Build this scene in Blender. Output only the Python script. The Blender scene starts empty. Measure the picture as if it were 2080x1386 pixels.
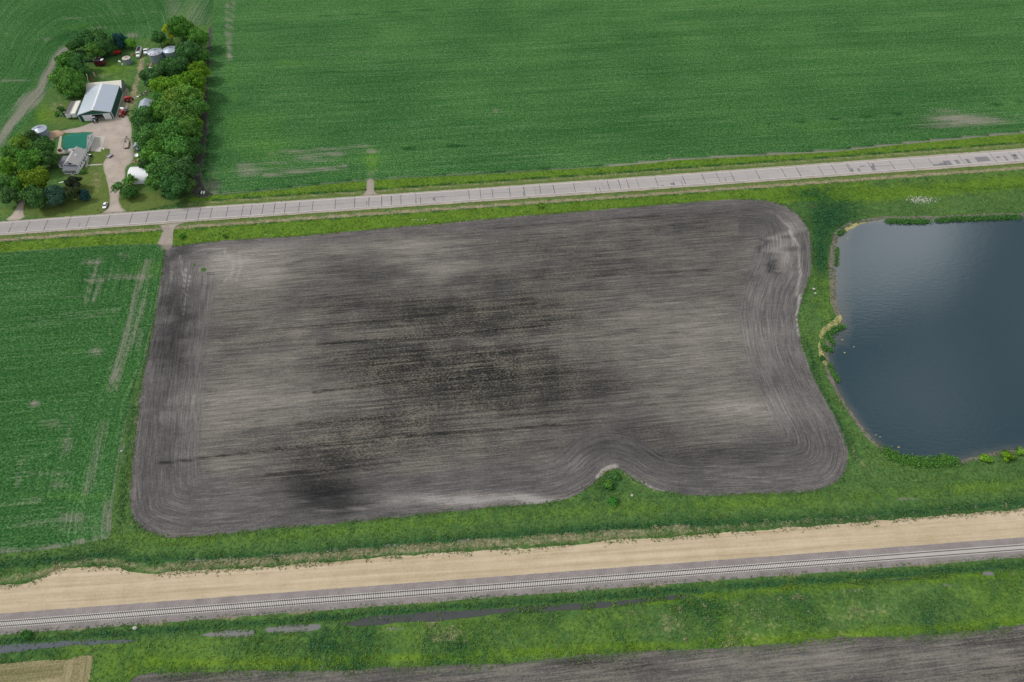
import bpy, math, random
import numpy as np
from mathutils import Vector, Matrix
from mathutils.geometry import delaunay_2d_cdt

S = bpy.context.scene
COL = S.collection

# ------------------------------------------------------------------ camera
FPX, PITCH, CAMH = 1387.0, 52.0, 240.0
cam_d = bpy.data.cameras.new("camera")
cam = bpy.data.objects.new("camera", cam_d)
COL.objects.link(cam)
cam.location = (0, 0, CAMH)
cam.rotation_euler = (math.radians(90 - PITCH), 0, 0)
cam_d.sensor_width = 36.0
cam_d.lens = 36.0 * FPX / 2080.0
cam_d.clip_start = 1.0
cam_d.clip_end = 30000
S.camera = cam

# ------------------------------------------------------------------ sky, sun, exposure
SUN_EL, SUN_AZ = 46.0, 285.0      # compass: 0 = away from the camera (+Y), 270 = left (-X)
SUN_STRENGTH, SKY_STRENGTH = 1.9, 0.094
world = bpy.data.worlds.new("World")
S.world = world
world.use_nodes = True
wt = world.node_tree
wt.nodes.clear()
w_out = wt.nodes.new("ShaderNodeOutputWorld")
w_bg = wt.nodes.new("ShaderNodeBackground")
w_sky = wt.nodes.new("ShaderNodeTexSky")
w_sky.sky_type = 'NISHITA'
w_sky.sun_disc = False
w_sky.sun_elevation = math.radians(SUN_EL)
w_sky.sun_rotation = math.radians(SUN_AZ)
w_sky.altitude = 300
w_sky.dust_density = 1.5
w_tc = wt.nodes.new("ShaderNodeTexCoord")
w_mp = wt.nodes.new("ShaderNodeMapping")
w_mp.inputs['Scale'].default_value = (1, 1, 1.6)
w_mp.inputs['Location'].default_value = (0.35, 0.1, 0.2)
w_n = wt.nodes.new("ShaderNodeTexNoise")
w_n.inputs['Scale'].default_value = 2.1
w_n.inputs['Detail'].default_value = 6
w_r = wt.nodes.new("ShaderNodeValToRGB")
w_r.color_ramp.elements[0].position = 0.40
w_r.color_ramp.elements[0].color = (0, 0, 0, 1)
w_r.color_ramp.elements[1].position = 0.66
w_r.color_ramp.elements[1].color = (1, 1, 1, 1)
w_mix = wt.nodes.new("ShaderNodeMixRGB")
w_mix.inputs[2].default_value = (9.0, 9.0, 9.0, 1)      # cloud
w_ov = wt.nodes.new("ShaderNodeMixRGB")                  # thin grey overcast veil
w_ov.inputs[0].default_value = 0.6
w_ov.inputs[2].default_value = (6.0, 6.0, 6.05, 1)
wt.links.new(w_tc.outputs['Generated'], w_mp.inputs[0])
wt.links.new(w_mp.outputs[0], w_n.inputs['Vector'])
wt.links.new(w_n.outputs['Fac'], w_r.inputs[0])
wt.links.new(w_sky.outputs[0], w_ov.inputs[1])
wt.links.new(w_ov.outputs[0], w_mix.inputs[1])
wt.links.new(w_r.outputs[0], w_mix.inputs[0])
w_dist = wt.nodes.new("ShaderNodeVectorMath"); w_dist.operation = 'DISTANCE'      # one bright cumulus bank in the northeast, mirrored by the pond
w_dist.inputs[1].default_value = (0.575, 0.738, 0.705)
w_wob = wt.nodes.new("ShaderNodeVectorMath"); w_wob.operation = 'MULTIPLY_ADD'
w_n2 = wt.nodes.new("ShaderNodeTexNoise"); w_n2.inputs['Scale'].default_value = 5.0; w_n2.inputs['Detail'].default_value = 4
wt.links.new(w_tc.outputs['Generated'], w_n2.inputs['Vector'])
wt.links.new(w_n2.outputs['Color'], w_wob.inputs[0]); w_wob.inputs[1].default_value = (0.2, 0.2, 0.2)
wt.links.new(w_tc.outputs['Generated'], w_wob.inputs[2])
wt.links.new(w_wob.outputs[0], w_dist.inputs[0])
w_mr = wt.nodes.new("ShaderNodeMapRange"); w_mr.interpolation_type = 'SMOOTHSTEP'
for _i, _v in enumerate((0.16, 0.03, 0.0, 1.0)): w_mr.inputs[_i + 1].default_value = _v
wt.links.new(w_dist.outputs['Value'], w_mr.inputs[0])
w_mix2 = wt.nodes.new("ShaderNodeMixRGB"); w_mix2.inputs[2].default_value = (34.0, 35.0, 36.5, 1)
wt.links.new(w_mr.outputs[0], w_mix2.inputs[0]); wt.links.new(w_mix.outputs[0], w_mix2.inputs[1])
w_dist3 = wt.nodes.new("ShaderNodeVectorMath"); w_dist3.operation = 'DISTANCE'
w_dist3.inputs[1].default_value = (0.603, 0.568, 0.827)
wt.links.new(w_wob.outputs[0], w_dist3.inputs[0])
w_mr3 = wt.nodes.new("ShaderNodeMapRange"); w_mr3.interpolation_type = 'SMOOTHSTEP'
for _i, _v in enumerate((0.11, 0.01, 0.0, 0.28)): w_mr3.inputs[_i + 1].default_value = _v
wt.links.new(w_dist3.outputs['Value'], w_mr3.inputs[0])
w_mix3 = wt.nodes.new("ShaderNodeMixRGB"); w_mix3.inputs[2].default_value = (34.0, 35.0, 36.5, 1)
wt.links.new(w_mr3.outputs[0], w_mix3.inputs[0]); wt.links.new(w_mix2.outputs[0], w_mix3.inputs[1])
wt.links.new(w_mix3.outputs[0], w_bg.inputs['Color'])
w_bg.inputs['Strength'].default_value = SKY_STRENGTH
wt.links.new(w_bg.outputs[0], w_out.inputs['Surface'])

sun_d = bpy.data.lights.new("sun", 'SUN')
sun_d.energy = SUN_STRENGTH
sun_d.angle = math.radians(11)
sun_d.color = (1.0, 0.96, 0.90)
sun = bpy.data.objects.new("sun", sun_d)
COL.objects.link(sun)
_e, _a = math.radians(SUN_EL), math.radians(SUN_AZ)
_dir = Vector((math.sin(_a) * math.cos(_e), math.cos(_a) * math.cos(_e), math.sin(_e)))
sun.rotation_euler = _dir.to_track_quat('Z', 'Y').to_euler()
sun.location = (-200, 100, 300)

S.view_settings.view_transform = 'Standard'
S.view_settings.look = 'None'
S.view_settings.exposure = 0.35
S.view_settings.gamma = 1.0
S.view_settings.use_curve_mapping = False

# ------------------------------------------------------------------ geometry of the view: photo pixel <-> ground point
_p = math.radians(PITCH)
CP, SP = math.cos(_p), math.sin(_p)
def at(x, y, z=0.0):
    """world x, y of the point at height z that the photograph shows at pixel (x, y)"""
    u, v = x - 1040.0, 693.0 - y
    dx, dy, dz = u, CP * FPX + SP * v, -SP * FPX + CP * v
    t = (z - CAMH) / dz
    return (dx * t, dy * t)
def topx(X, Y, Z=0.0):
    X = np.asarray(X, float); Y = np.asarray(Y, float)
    dz = Z - CAMH
    depth = CP * Y - SP * dz
    v = SP * Y + CP * dz
    return 1040 + FPX * X / depth, 693 - FPX * v / depth
def K(ox, oy, s):
    return lambda x, y, z=0.0: at(ox + x / s, oy + y / s, z)

rng = np.random.default_rng(7)
random.seed(7)

def _hash(ix, iy, seed):
    h = (ix * 374761393 + iy * 668265263 + seed * 1442695041) & 0xFFFFFFFF
    h = ((h ^ (h >> 13)) * 1274126177) & 0xFFFFFFFF
    return ((h ^ (h >> 16)) & 0xFFFFFF) / float(0xFFFFFF)
def vn(x, y, scale, seed=0):
    x = np.asarray(x, float) / scale; y = np.asarray(y, float) / scale
    ix = np.floor(x).astype(np.int64); iy = np.floor(y).astype(np.int64)
    fx = x - ix; fy = y - iy
    fx = fx * fx * (3 - 2 * fx); fy = fy * fy * (3 - 2 * fy)
    a = _hash(ix, iy, seed); b = _hash(ix + 1, iy, seed)
    c = _hash(ix, iy + 1, seed); d = _hash(ix + 1, iy + 1, seed)
    return (a * (1 - fx) + b * fx) * (1 - fy) + (c * (1 - fx) + d * fx) * fy
def fbm(x, y, scale, seed=0, octs=4):
    r = 0; amp = 0.5; tot = 0
    for k in range(octs):
        r = r + amp * vn(x, y, scale / 2 ** k, seed + 17 * k); tot += amp; amp *= 0.55
    return r / tot

# feature maps in photo pixels: blobs and strokes describing what the ground itself is like
def blob(px, py, cx, cy, rx, ry, rot=0.0):
    a = math.radians(rot); c, s = math.cos(a), math.sin(a)
    dx, dy = px - cx, py - cy
    u = (dx * c + dy * s) / rx; v = (-dx * s + dy * c) / ry
    return np.exp(-(u * u + v * v))
def segd(px, py, pts):
    best = np.full(np.shape(px), 1e9)
    for (x0, y0), (x1, y1) in zip(pts[:-1], pts[1:]):
        dx, dy = x1 - x0, y1 - y0
        t = np.clip(((px - x0) * dx + (py - y0) * dy) / (dx * dx + dy * dy + 1e-9), 0, 1)
        best = np.minimum(best, np.hypot(px - x0 - t * dx, py - y0 - t * dy))
    return best
def stroke(px, py, pts, w):
    d = segd(px, py, pts)
    return np.exp(-(d / w) ** 2)
def inpoly(px, py, poly):
    px = np.asarray(px, float); py = np.asarray(py, float)
    ins = np.zeros(px.shape, bool)
    n = len(poly)
    for i in range(n):
        x0, y0 = poly[i]; x1, y1 = poly[(i + 1) % n]
        c = ((y0 > py) != (y1 > py)) & (px < (x1 - x0) * (py - y0) / ((y1 - y0) or 1e-9) + x0)
        ins ^= c
    return ins

# ------------------------------------------------------------------ tagging and linking
def tag(o, label=None, cat=None, group=None, kind=None):
    if label: o['label'] = label
    if cat: o['category'] = cat
    if group: o['group'] = group
    if kind: o['kind'] = kind
    return o
def link(o, parent=None):
    COL.objects.link(o)
    if parent is not None: o.parent = parent
    return o
def thing(name, label, cat, loc=(0, 0, 0), rz=0.0, group=None):
    o = bpy.data.objects.new(name, None)
    o.empty_display_size = 0.5
    o.location = loc; o.rotation_euler = (0, 0, rz)
    link(o)
    return tag(o, label, cat, group)
def np_mesh(name, co, faces, mats=(), attrs=None, smooth=False, midx=None):
    """faces: (n,k) int array"""
    me = bpy.data.meshes.new(name)
    co = np.asarray(co, np.float32); faces = np.asarray(faces, np.int32)
    n, k = faces.shape
    me.vertices.add(len(co)); me.vertices.foreach_set("co", co.ravel())
    me.loops.add(n * k); me.loops.foreach_set("vertex_index", faces.ravel())
    me.polygons.add(n)
    me.polygons.foreach_set("loop_start", np.arange(0, n * k, k, dtype=np.int32))
    me.polygons.foreach_set("loop_total", np.full(n, k, np.int32))
    if smooth: me.polygons.foreach_set("use_smooth", np.ones(n, bool))
    if midx is not None: me.polygons.foreach_set("material_index", np.asarray(midx, np.int32))
    for m in mats: me.materials.append(m)
    for an, arr in (attrs or {}).items():
        a = me.attributes.new(an, 'FLOAT_COLOR', 'POINT')
        full = np.ones((len(co), 4), np.float32); arr = np.asarray(arr, np.float32)
        full[:, :arr.shape[1]] = arr
        a.data.foreach_set("color", full.ravel())
    me.update(calc_edges=True)
    me.validate()
    return me

class MB:
    """collects boxes, prisms and tubes into one mesh"""
    def __init__(s): s.v = []; s.f = []
    def add(s, vs, fs):
        b = len(s.v); s.v += [tuple(v) for v in vs]; s.f += [tuple(b + i for i in f) for f in fs]; return s
    def box(s, x0, x1, y0, y1, z0, z1):
        return s.add([(x0,y0,z0),(x1,y0,z0),(x1,y1,z0),(x0,y1,z0),(x0,y0,z1),(x1,y0,z1),(x1,y1,z1),(x0,y1,z1)],
                     [(0,3,2,1),(4,5,6,7),(0,1,5,4),(1,2,6,5),(2,3,7,6),(3,0,4,7)])
    def hexa(s, bot, top):
        return s.add(list(bot) + list(top), [(3,2,1,0),(4,5,6,7),(0,1,5,4),(1,2,6,5),(2,3,7,6),(3,0,4,7)])
    def prism(s, prof, axis, a0, a1):
        """prof: list of 2D points; extruded along 'x' (prof = y,z) or 'y' (prof = x,z) or 'z' (prof = x,y)"""
        n = len(prof)
        def P(a, q):
            return {'x': (a, q[0], q[1]), 'y': (q[0], a, q[1]), 'z': (q[0], q[1], a)}[axis]
        vs = [P(a0, q) for q in prof] + [P(a1, q) for q in prof]
        fs = [tuple(range(n))[::-1], tuple(range(n, 2 * n))]
        fs += [(i, (i + 1) % n, n + (i + 1) % n, n + i) for i in range(n)]
        return s.add(vs, fs)
    def tube(s, p0, p1, r0, r1=None, n=8, cap=True):
        r1 = r0 if r1 is None else r1
        p0 = Vector(p0); p1 = Vector(p1); d = (p1 - p0).normalized()
        a = d.orthogonal().normalized(); b = d.cross(a)
        vs = []
        for p, r in ((p0, r0), (p1, r1)):
            for i in range(n):
                t = 2 * math.pi * i / n
                vs.append(tuple(p + a * (math.cos(t) * r) + b * (math.sin(t) * r)))
        fs = [(i, (i + 1) % n, n + (i + 1) % n, n + i) for i in range(n)]
        if cap: fs += [tuple(range(n))[::-1], tuple(range(n, 2 * n))]
        return s.add(vs, fs)
    def lathe(s, prof, n=24, c=(0, 0, 0)):
        vs = []; fs = []
        for r, z in prof:
            for i in range(n):
                t = 2 * math.pi * i / n
                vs.append((c[0] + r * math.cos(t), c[1] + r * math.sin(t), c[2] + z))
        for k in range(len(prof) - 1):
            for i in range(n):
                j = (i + 1) % n
                fs.append((k * n + i, k * n + j, (k + 1) * n + j, (k + 1) * n + i))
        fs.append(tuple(range(n))[::-1]); fs.append(tuple(range((len(prof) - 1) * n, len(prof) * n)))
        return s.add(vs, fs)
    def wheel(s, x, y, z, r, w):
        return s.tube((x - w / 2, y, z), (x + w / 2, y, z), r, r, 12)
    def build(s, name, mat, parent=None, smooth=False, bevel=0.0):
        me = bpy.data.meshes.new(name)
        me.from_pydata(s.v, [], s.f); me.materials.append(mat)
        if smooth: me.polygons.foreach_set("use_smooth", [True] * len(me.polygons))
        me.update()
        o = bpy.data.objects.new(name, me)
        if bevel:
            m = o.modifiers.new("bevel", 'BEVEL'); m.width = bevel; m.segments = 2
        return link(o, parent)

# ------------------------------------------------------------------ shader helpers
class NT:
    def __init__(s, name, rough=0.9, spec=0.2):
        s.m = bpy.data.materials.new(name); s.m.use_nodes = True
        s.t = s.m.node_tree; s.t.nodes.clear()
        s.out = s.t.nodes.new("ShaderNodeOutputMaterial")
        s.b = s.t.nodes.new("ShaderNodeBsdfPrincipled")
        s.b.inputs['Roughness'].default_value = rough
        s.b.inputs['Specular IOR Level'].default_value = spec
        s.t.links.new(s.b.outputs[0], s.out.inputs[0])
    def L(s, a, b):
        if isinstance(a, (int, float)): b.default_value = a
        elif isinstance(a, (tuple, list)):
            b.default_value = tuple(a) + ((1,) if len(a) == 3 and b.type == 'RGBA' else ())
        else: s.t.links.new(a, b)
    def pos(s):
        return s.t.nodes.new("ShaderNodeNewGeometry").outputs['Position']
    def objc(s):
        return s.t.nodes.new("ShaderNodeTexCoord").outputs['Object']
    def orand(s):
        return s.t.nodes.new("ShaderNodeObjectInfo").outputs['Random']
    def attr(s, n):
        a = s.t.nodes.new("ShaderNodeAttribute"); a.attribute_name = n
        sp = s.t.nodes.new("ShaderNodeSeparateColor"); s.t.links.new(a.outputs['Color'], sp.inputs[0])
        return sp.outputs[0], sp.outputs[1], sp.outputs[2], a.outputs['Color']
    def sep(s, v):
        n = s.t.nodes.new("ShaderNodeSeparateXYZ"); s.L(v, n.inputs[0]); return n.outputs
    def comb(s, x, y, z=0.0):
        n = s.t.nodes.new("ShaderNodeCombineXYZ"); s.L(x, n.inputs[0]); s.L(y, n.inputs[1]); s.L(z, n.inputs[2]); return n.outputs[0]
    def scale(s, v, sc):
        n = s.t.nodes.new("ShaderNodeVectorMath"); n.operation = 'MULTIPLY'; s.L(v, n.inputs[0]); n.inputs[1].default_value = sc; return n.outputs[0]
    def noise(s, v, scale=1.0, detail=2.0, rough=0.5):
        n = s.t.nodes.new("ShaderNodeTexNoise"); s.L(v, n.inputs['Vector'])
        n.inputs['Scale'].default_value = scale; n.inputs['Detail'].default_value = detail; n.inputs['Roughness'].default_value = rough
        return n.outputs['Fac']
    def voro(s, v, scale):
        n = s.t.nodes.new("ShaderNodeTexVoronoi"); s.L(v, n.inputs['Vector']); n.inputs['Scale'].default_value = scale
        return n.outputs['Distance'], n.outputs['Color']
    def math(s, op, a, b=0.0, clamp=False):
        n = s.t.nodes.new("ShaderNodeMath"); n.operation = op; n.use_clamp = clamp
        s.L(a, n.inputs[0]); s.L(b, n.inputs[1]); return n.outputs[0]
    def add(s, *a):
        r = a[0]
        for q in a[1:]: r = s.math('ADD', r, q)
        return r
    def mul(s, a, b): return s.math('MULTIPLY', a, b)
    def cen(s, n, k):      # (n - .5) * k
        return s.mul(s.math('SUBTRACT', n, 0.5), k)
    def rng(s, v, a, b, c=0.0, d=1.0, smooth=False):
        n = s.t.nodes.new("ShaderNodeMapRange"); n.clamp = True
        if smooth: n.interpolation_type = 'SMOOTHSTEP'
        s.L(v, n.inputs[0])
        for i, q in enumerate((a, b, c, d)): n.inputs[i + 1].default_value = q
        return n.outputs[0]
    def mix(s, f, a, b, mode='MIX'):
        n = s.t.nodes.new("ShaderNodeMixRGB"); n.blend_type = mode
        s.L(f, n.inputs[0]); s.L(a, n.inputs[1]); s.L(b, n.inputs[2]); return n.outputs[0]
    def ramp(s, f, stops):
        n = s.t.nodes.new("ShaderNodeValToRGB"); s.L(f, n.inputs[0])
        el = n.color_ramp.elements
        while len(el) < len(stops): el.new(0.5)
        for e, (p, c) in zip(el, stops): e.position = p; e.color = tuple(c) + (1,)
        return n.outputs[0]
    def bump(s, h, strength=0.5, dist=0.2):
        n = s.t.nodes.new("ShaderNodeBump"); n.inputs['Strength'].default_value = strength
        n.inputs['Distance'].default_value = dist; s.L(h, n.inputs['Height'])
        s.t.links.new(n.outputs[0], s.b.inputs['Normal'])
    def col(s, c):
        s.L(c, s.b.inputs['Base Color']); return s.m

def plain(name, c, rough=0.6, var=0.12, metal=0.0, scale=1.5, spec=0.3, streak=None):
    """painted / weathered surface: base colour with mild mottling and grime"""
    m = NT(name, rough, spec)
    m.b.inputs['Metallic'].default_value = metal
    v = m.objc()
    if streak: v2 = m.scale(v, streak)
    else: v2 = v
    n = m.noise(v2, scale, 4, 0.6); n2 = m.noise(v, scale * 6, 2)
    f = m.add(1.0, m.cen(n, 2 * var), m.cen(n2, var), m.mul(m.math('SUBTRACT', m.orand(), 0.5), 0.05))
    col = m.mix(1.0, tuple(c), m.comb(f, f, f), 'MULTIPLY')
    m.bump(n2, 0.1, 0.02)
    return m.col(col)

# directions of the road, in world space (rows of the fields run along it)
_r0 = Vector(at(0, 464)); _r1 = Vector(at(2080, 318))
ROADDIR = (_r1 - _r0).normalized()
ROWN = Vector((-ROADDIR.y, ROADDIR.x))
def rowv(X, Y): return X * ROWN.x + Y * ROWN.y

def rowvec(m, rc, across=1.0, along=0.04):
    """vector that varies fast across the rows (rc) and slowly along them"""
    p = m.sep(m.pos())
    return m.comb(m.mul(rc, across), m.mul(p[0], along), m.mul(p[1], along))

def soil_material(name, cool=0.0):
    m = NT(name, 1.0, 0.02)
    tone, resid, green, _ = m.attr("A")
    dedge, v, head, _ = m.attr("B")
    pos = m.pos()
    hm = m.rng(m.add(head, m.cen(m.noise(pos, 0.25, 2), 0.7)), 0.3, 0.7)
    # two line systems: straight passes and passes that follow the field edge
    def lines(rc):
        a = m.noise(rowvec(m, rc, 1.15, 0.030), 1.0, 3, 0.65)
        b = m.noise(rowvec(m, rc, 0.16, 0.012), 1.0, 3, 0.5)
        c = m.noise(rowvec(m, rc, 2.2, 0.10), 1.0, 2, 0.6)
        return a, b, c
    wob = m.cen(m.noise(pos, 0.05, 2), 2.5)
    a1, b1, c1 = lines(m.add(v, m.mul(wob, 0.15)))
    a2, b2, c2 = lines(m.add(dedge, m.mul(wob, 0.3)))
    def mx(p, q): return m.add(m.mul(p, m.math('SUBTRACT', 1.0, hm)), m.mul(q, hm))
    a, b, c = mx(a1, a2), mx(b1, b2), mx(c1, c2)
    cloud = m.noise(pos, 0.045, 4, 0.6)
    fine = m.noise(pos, 1.6, 3, 0.7)
    fine2 = m.noise(m.scale(pos, (1, 1.4, 1)), 0.55, 2, 0.6)
    amp = m.math('SUBTRACT', 1.0, m.mul(hm, 0.58))
    t = m.add(tone, m.cen(cloud, 0.30), m.mul(m.cen(b, 0.20), amp), m.mul(m.cen(a, 0.48), amp), m.cen(c, 0.62), m.cen(fine, 0.50), m.cen(fine2, 0.22))
    colr = m.ramp(t, [(0.0, (0.018, 0.019, 0.019)), (0.3, (0.041, 0.040, 0.038)), (0.55, (0.088, 0.084, 0.080)), (0.8, (0.172, 0.159, 0.142)), (1.0, (0.275, 0.260, 0.236))])
    colr = m.mix(m.mul(hm, 0.5), colr, m.mix(1.0, colr, (0.97, 0.965, 1.06), 'MULTIPLY'))
    # straw and stalk residue lying on the surface, in flecks drawn out along the pass
    fl = m.noise(rowvec(m, v, 2.6, 1.0), 1.0, 2, 0.8)
    flm = m.rng(m.add(fl, m.cen(a, 0.5), m.cen(m.noise(pos, 0.09, 3), 0.3)), 0.47, 0.66)
    flm = m.mul(flm, m.mul(resid, 0.62))
    colr = m.mix(flm, colr, (0.215, 0.195, 0.152))
    gm = m.rng(m.add(green, m.cen(fine, 0.9)), 0.45, 0.75)
    colr = m.mix(gm, colr, m.mix(fine, (0.03, 0.075, 0.02), (0.07, 0.14, 0.03)))
    m.bump(m.add(m.mul(a, 0.5), m.mul(c, 0.25), m.mul(fine, 0.5)), 0.55, 0.35)
    return m.col(colr)

def crop_material(name, rows=True):
    m = NT(name, 1.0, 0.02)
    bare, yel, dark, _ = m.attr("A")
    d, v, s1, _ = m.attr("B")
    pos = m.pos()
    f1 = m.noise(pos, 1.15, 2, 0.7)
    f2 = m.noise(pos, 0.42, 3, 0.6)
    f3 = m.noise(pos, 0.018, 4, 0.55)
    a = m.noise(rowvec(m, v, 0.55, 0.012), 1.0, 3, 0.6)
    b = m.noise(rowvec(m, v, 0.09, 0.005), 1.0, 3, 0.5)
    rw = m.noise(rowvec(m, v, 1.8, 0.03), 1.0, 1, 0.5)
    t = m.add(0.5, m.cen(f1, 1.5), m.cen(f2, 0.45), m.cen(f3, 0.36), m.cen(a, 0.28), m.cen(b, 0.24), m.cen(rw, 0.28), m.mul(dark, -1.0))
    g = m.ramp(t, [(0.08, (0.007, 0.030, 0.009)), (0.36, (0.022, 0.076, 0.021)), (0.56, (0.039, 0.114, 0.032)), (0.88, (0.100, 0.208, 0.066))])
    y = m.ramp(t, [(0.05, (0.014, 0.045, 0.008)), (0.4, (0.045, 0.125, 0.018)), (0.65, (0.075, 0.180, 0.028)), (0.95, (0.15, 0.27, 0.055))])
    yf = m.rng(m.add(yel, m.cen(f3, 0.9), m.cen(b, 0.5)), 0.25, 0.95)
    g = m.mix(yf, g, y)
    soil = m.ramp(m.add(m.mul(f1, 0.5), m.mul(rw, 0.5)), [(0.2, (0.105, 0.105, 0.085)), (0.5, (0.205, 0.192, 0.160)), (0.8, (0.31, 0.285, 0.235))])
    bm = m.add(bare, m.mul(m.cen(f1, 0.55), 1.0), m.cen(rw, 0.9), m.cen(a, 0.35), m.cen(f2, 0.3))
    bf = m.rng(bm, 0.10, 1.05)
    c = m.mix(m.mul(bf, 0.80), g, soil)
    m.bump(m.add(f1, m.mul(rw, 0.5)), 0.6, 0.35)
    return m.col(c)

def grass_material(name):
    m = NT(name, 1.0, 0.02)
    lime, dry, dark, _ = m.attr("A")
    mud, d2, lawn, _ = m.attr("B")
    pos = m.pos()
    f1 = m.noise(pos, 0.9, 3, 0.7)
    f2 = m.noise(pos, 0.28, 3, 0.6)
    f3 = m.noise(pos, 0.05, 3, 0.6)
    t = m.add(0.48, m.cen(f1, 0.75), m.cen(f2, 0.45), m.cen(f3, 0.25), m.mul(dark, -0.32))
    g = m.ramp(t, [(0.03, (0.014, 0.040, 0.014)), (0.33, (0.048, 0.108, 0.031)), (0.57, (0.092, 0.168, 0.046)), (0.9, (0.165, 0.245, 0.080))])
    l = m.ramp(t, [(0.03, (0.028, 0.066, 0.010)), (0.33, (0.070, 0.142, 0.018)), (0.57, (0.120, 0.206, 0.026)), (0.9, (0.19, 0.28, 0.045))])
    w = m.ramp(t, [(0.05, (0.060, 0.085, 0.022)), (0.42, (0.098, 0.140, 0.036)), (0.62, (0.135, 0.172, 0.052)), (0.95, (0.19, 0.22, 0.08))])
    c = m.mix(m.rng(m.add(lime, m.cen(f2, 0.7), m.cen(f3, 0.5)), 0.3, 0.8), g, l)
    c = m.mix(m.rng(lawn, 0.2, 0.8), c, w)
    cool = m.mix(1.0, c, (0.55, 0.85, 1.05), 'MULTIPLY')
    c = m.mix(m.rng(m.add(dark, m.cen(f2, 0.5)), 0.4, 0.9), c, cool)
    dc = m.ramp(m.add(m.mul(f1, 0.6), m.mul(f2, 0.4)), [(0.3, (0.13, 0.13, 0.065)), (0.5, (0.24, 0.205, 0.13)), (0.7, (0.38, 0.315, 0.22))])
    c = m.mix(m.rng(m.add(dry, m.cen(f1, 0.9), m.cen(f2, 0.5)), 0.32, 0.85), c, dc)
    mc = m.ramp(f1, [(0.3, (0.09, 0.085, 0.080)), (0.7, (0.23, 0.215, 0.20))])
    c = m.mix(m.rng(m.add(mud, m.cen(f1, 0.8), m.cen(f2, 0.4)), 0.4, 0.8), c, mc)
    m.bump(m.add(f1, f2), 0.5, 0.5)
    return m.col(c)

def leaf_material(name):
    m = NT(name, 0.8, 0.06)
    _, _, _, c = m.attr("col")
    n = m.noise(m.pos(), 2.2, 2)
    f = m.rng(n, 0.25, 0.75, 0.72, 1.28)
    return m.col(m.mix(1.0, c, m.comb(f, f, f), 'MULTIPLY'))

def water_material(name, c=(0.012, 0.024, 0.032), rough=0.06, amp=1.0):
    m = NT(name, rough, 0.5)
    m.b.inputs['IOR'].default_value = 1.333
    pos = m.pos()
    shallow, _, _, _ = m.attr("A")
    n1 = m.noise(m.scale(pos, (0.45, 1.3, 1)), 0.62, 3, 0.6)
    n2 = m.noise(m.scale(pos, (0.7, 1.3, 1)), 1.8, 2, 0.6)
    n3 = m.noise(pos, 0.012, 3, 0.5)
    gust = m.rng(n3, 0.35, 0.65, 0.35, 1.0)
    m.bump(m.mul(m.add(n1, m.mul(n2, 0.4)), gust), 0.16 * amp, 0.25)
    col = m.mix(m.rng(m.add(shallow, m.cen(n1, 0.2)), 0.0, 1.0), c, (0.085, 0.090, 0.080))
    return m.col(col)

def gravel_material(name, c0, c1, scale=2.2, streak=False, veg=False, amp=0.5):
    m = NT(name, 0.95, 0.15)
    pos = m.pos()
    f = m.noise(pos, scale, 3, 0.8); g = m.noise(pos, 0.14, 4, 0.6)
    t = m.add(m.mul(f, 0.55), m.mul(g, 0.45))
    if streak:
        p = m.sep(pos)
        rl = m.add(m.mul(p[0], -STRK[1]), m.mul(p[1], STRK[0]))
        s1 = m.noise(m.comb(m.mul(rl, 0.55), m.mul(p[0], 0.012)), 1.0, 3, 0.6)
        s2 = m.noise(m.comb(m.mul(rl, 1.8), m.mul(p[0], 0.03)), 1.0, 2, 0.6)
        t = m.add(m.mul(f, 0.22), m.mul(g, 0.18), m.mul(s1, 0.42), m.mul(s2, 0.18))
    c = m.ramp(t, [(0.5 - amp / 3, c0), (0.5 + amp / 3, c1)])
    if veg:
        a, b, _, _ = m.attr("A")
        w = m.rng(m.add(a, m.cen(f, 0.9), m.cen(g, 0.6)), 0.35, 0.75)
        c = m.mix(w, c, m.mix(f, (0.04, 0.08, 0.02), (0.10, 0.15, 0.04)))
        c = m.mix(m.rng(m.add(b, m.cen(f, 0.7), m.cen(g, 0.4)), 0.35, 0.8), c, (0.10, 0.095, 0.085))
    m.bump(f, 0.4, 0.08)
    return m.col(c)
STRK = tuple((Vector(at(2080, 1150)) - Vector(at(0, 1300))).normalized())
# ------------------------------------------------------------------ outlines of the ground zones (photo pixels)
PLOWED = [(346,503),(356,500),(370,499),(402,493.5),(463,488),(600,480),(745,467),(900,453.5),(1015,442.5),(1169,430),(1323,417.5),(1419,409.6),(1500,404.5),
 (1554,406),(1592,417),(1623,436.5),(1642,465),(1648,496),(1650,527),(1646,561),(1635,592),(1625,623),(1621,646),(1625,677),(1631,708),
 (1643,740),(1657.7,776.5),(1676,813),(1698,849.6),(1712.5,879),(1722.7,915),(1721.6,944.6),(1709,974),(1679.6,992),(1643,1000),(1548,1003.8),
 (1438.5,1008.5),(1383.7,1006),(1328.8,995.8),(1296,979.5),(1270,960),(1252,951),(1237.5,953.7),(1221,968),(1208,983),(1182.7,999.4),(1146,1016),(1091,1025),(1000,1031),
 (940,1038),(745,1058),(576.6,1073),(442,1086.7),(374.6,1093.4),(334,1091.7),(297,1080),(273.7,1063),(265,1036),(265,959),(273.7,891.5),(283.8,807),(294,745),(301,709),
 (309.6,665.7),(320,611.5),(327,564),(332,531),(338,503)]
LEFTF = [(-420,546),(0,513.7),(108,505.5),(216.5,498.5),(318,494.6),(337.5,503),(331.5,531),(326.5,564),(319,611.5),(309,665.7),(300.5,709),(293.5,745),(278.5,765),(265.8,810),
 (256,863.8),(244.7,923),(236,979),(230.7,1021),(225,1077.5),(226,1093),(197,1098.6),(140.6,1110),(84,1118),(0,1125),(-420,1165)]
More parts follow.
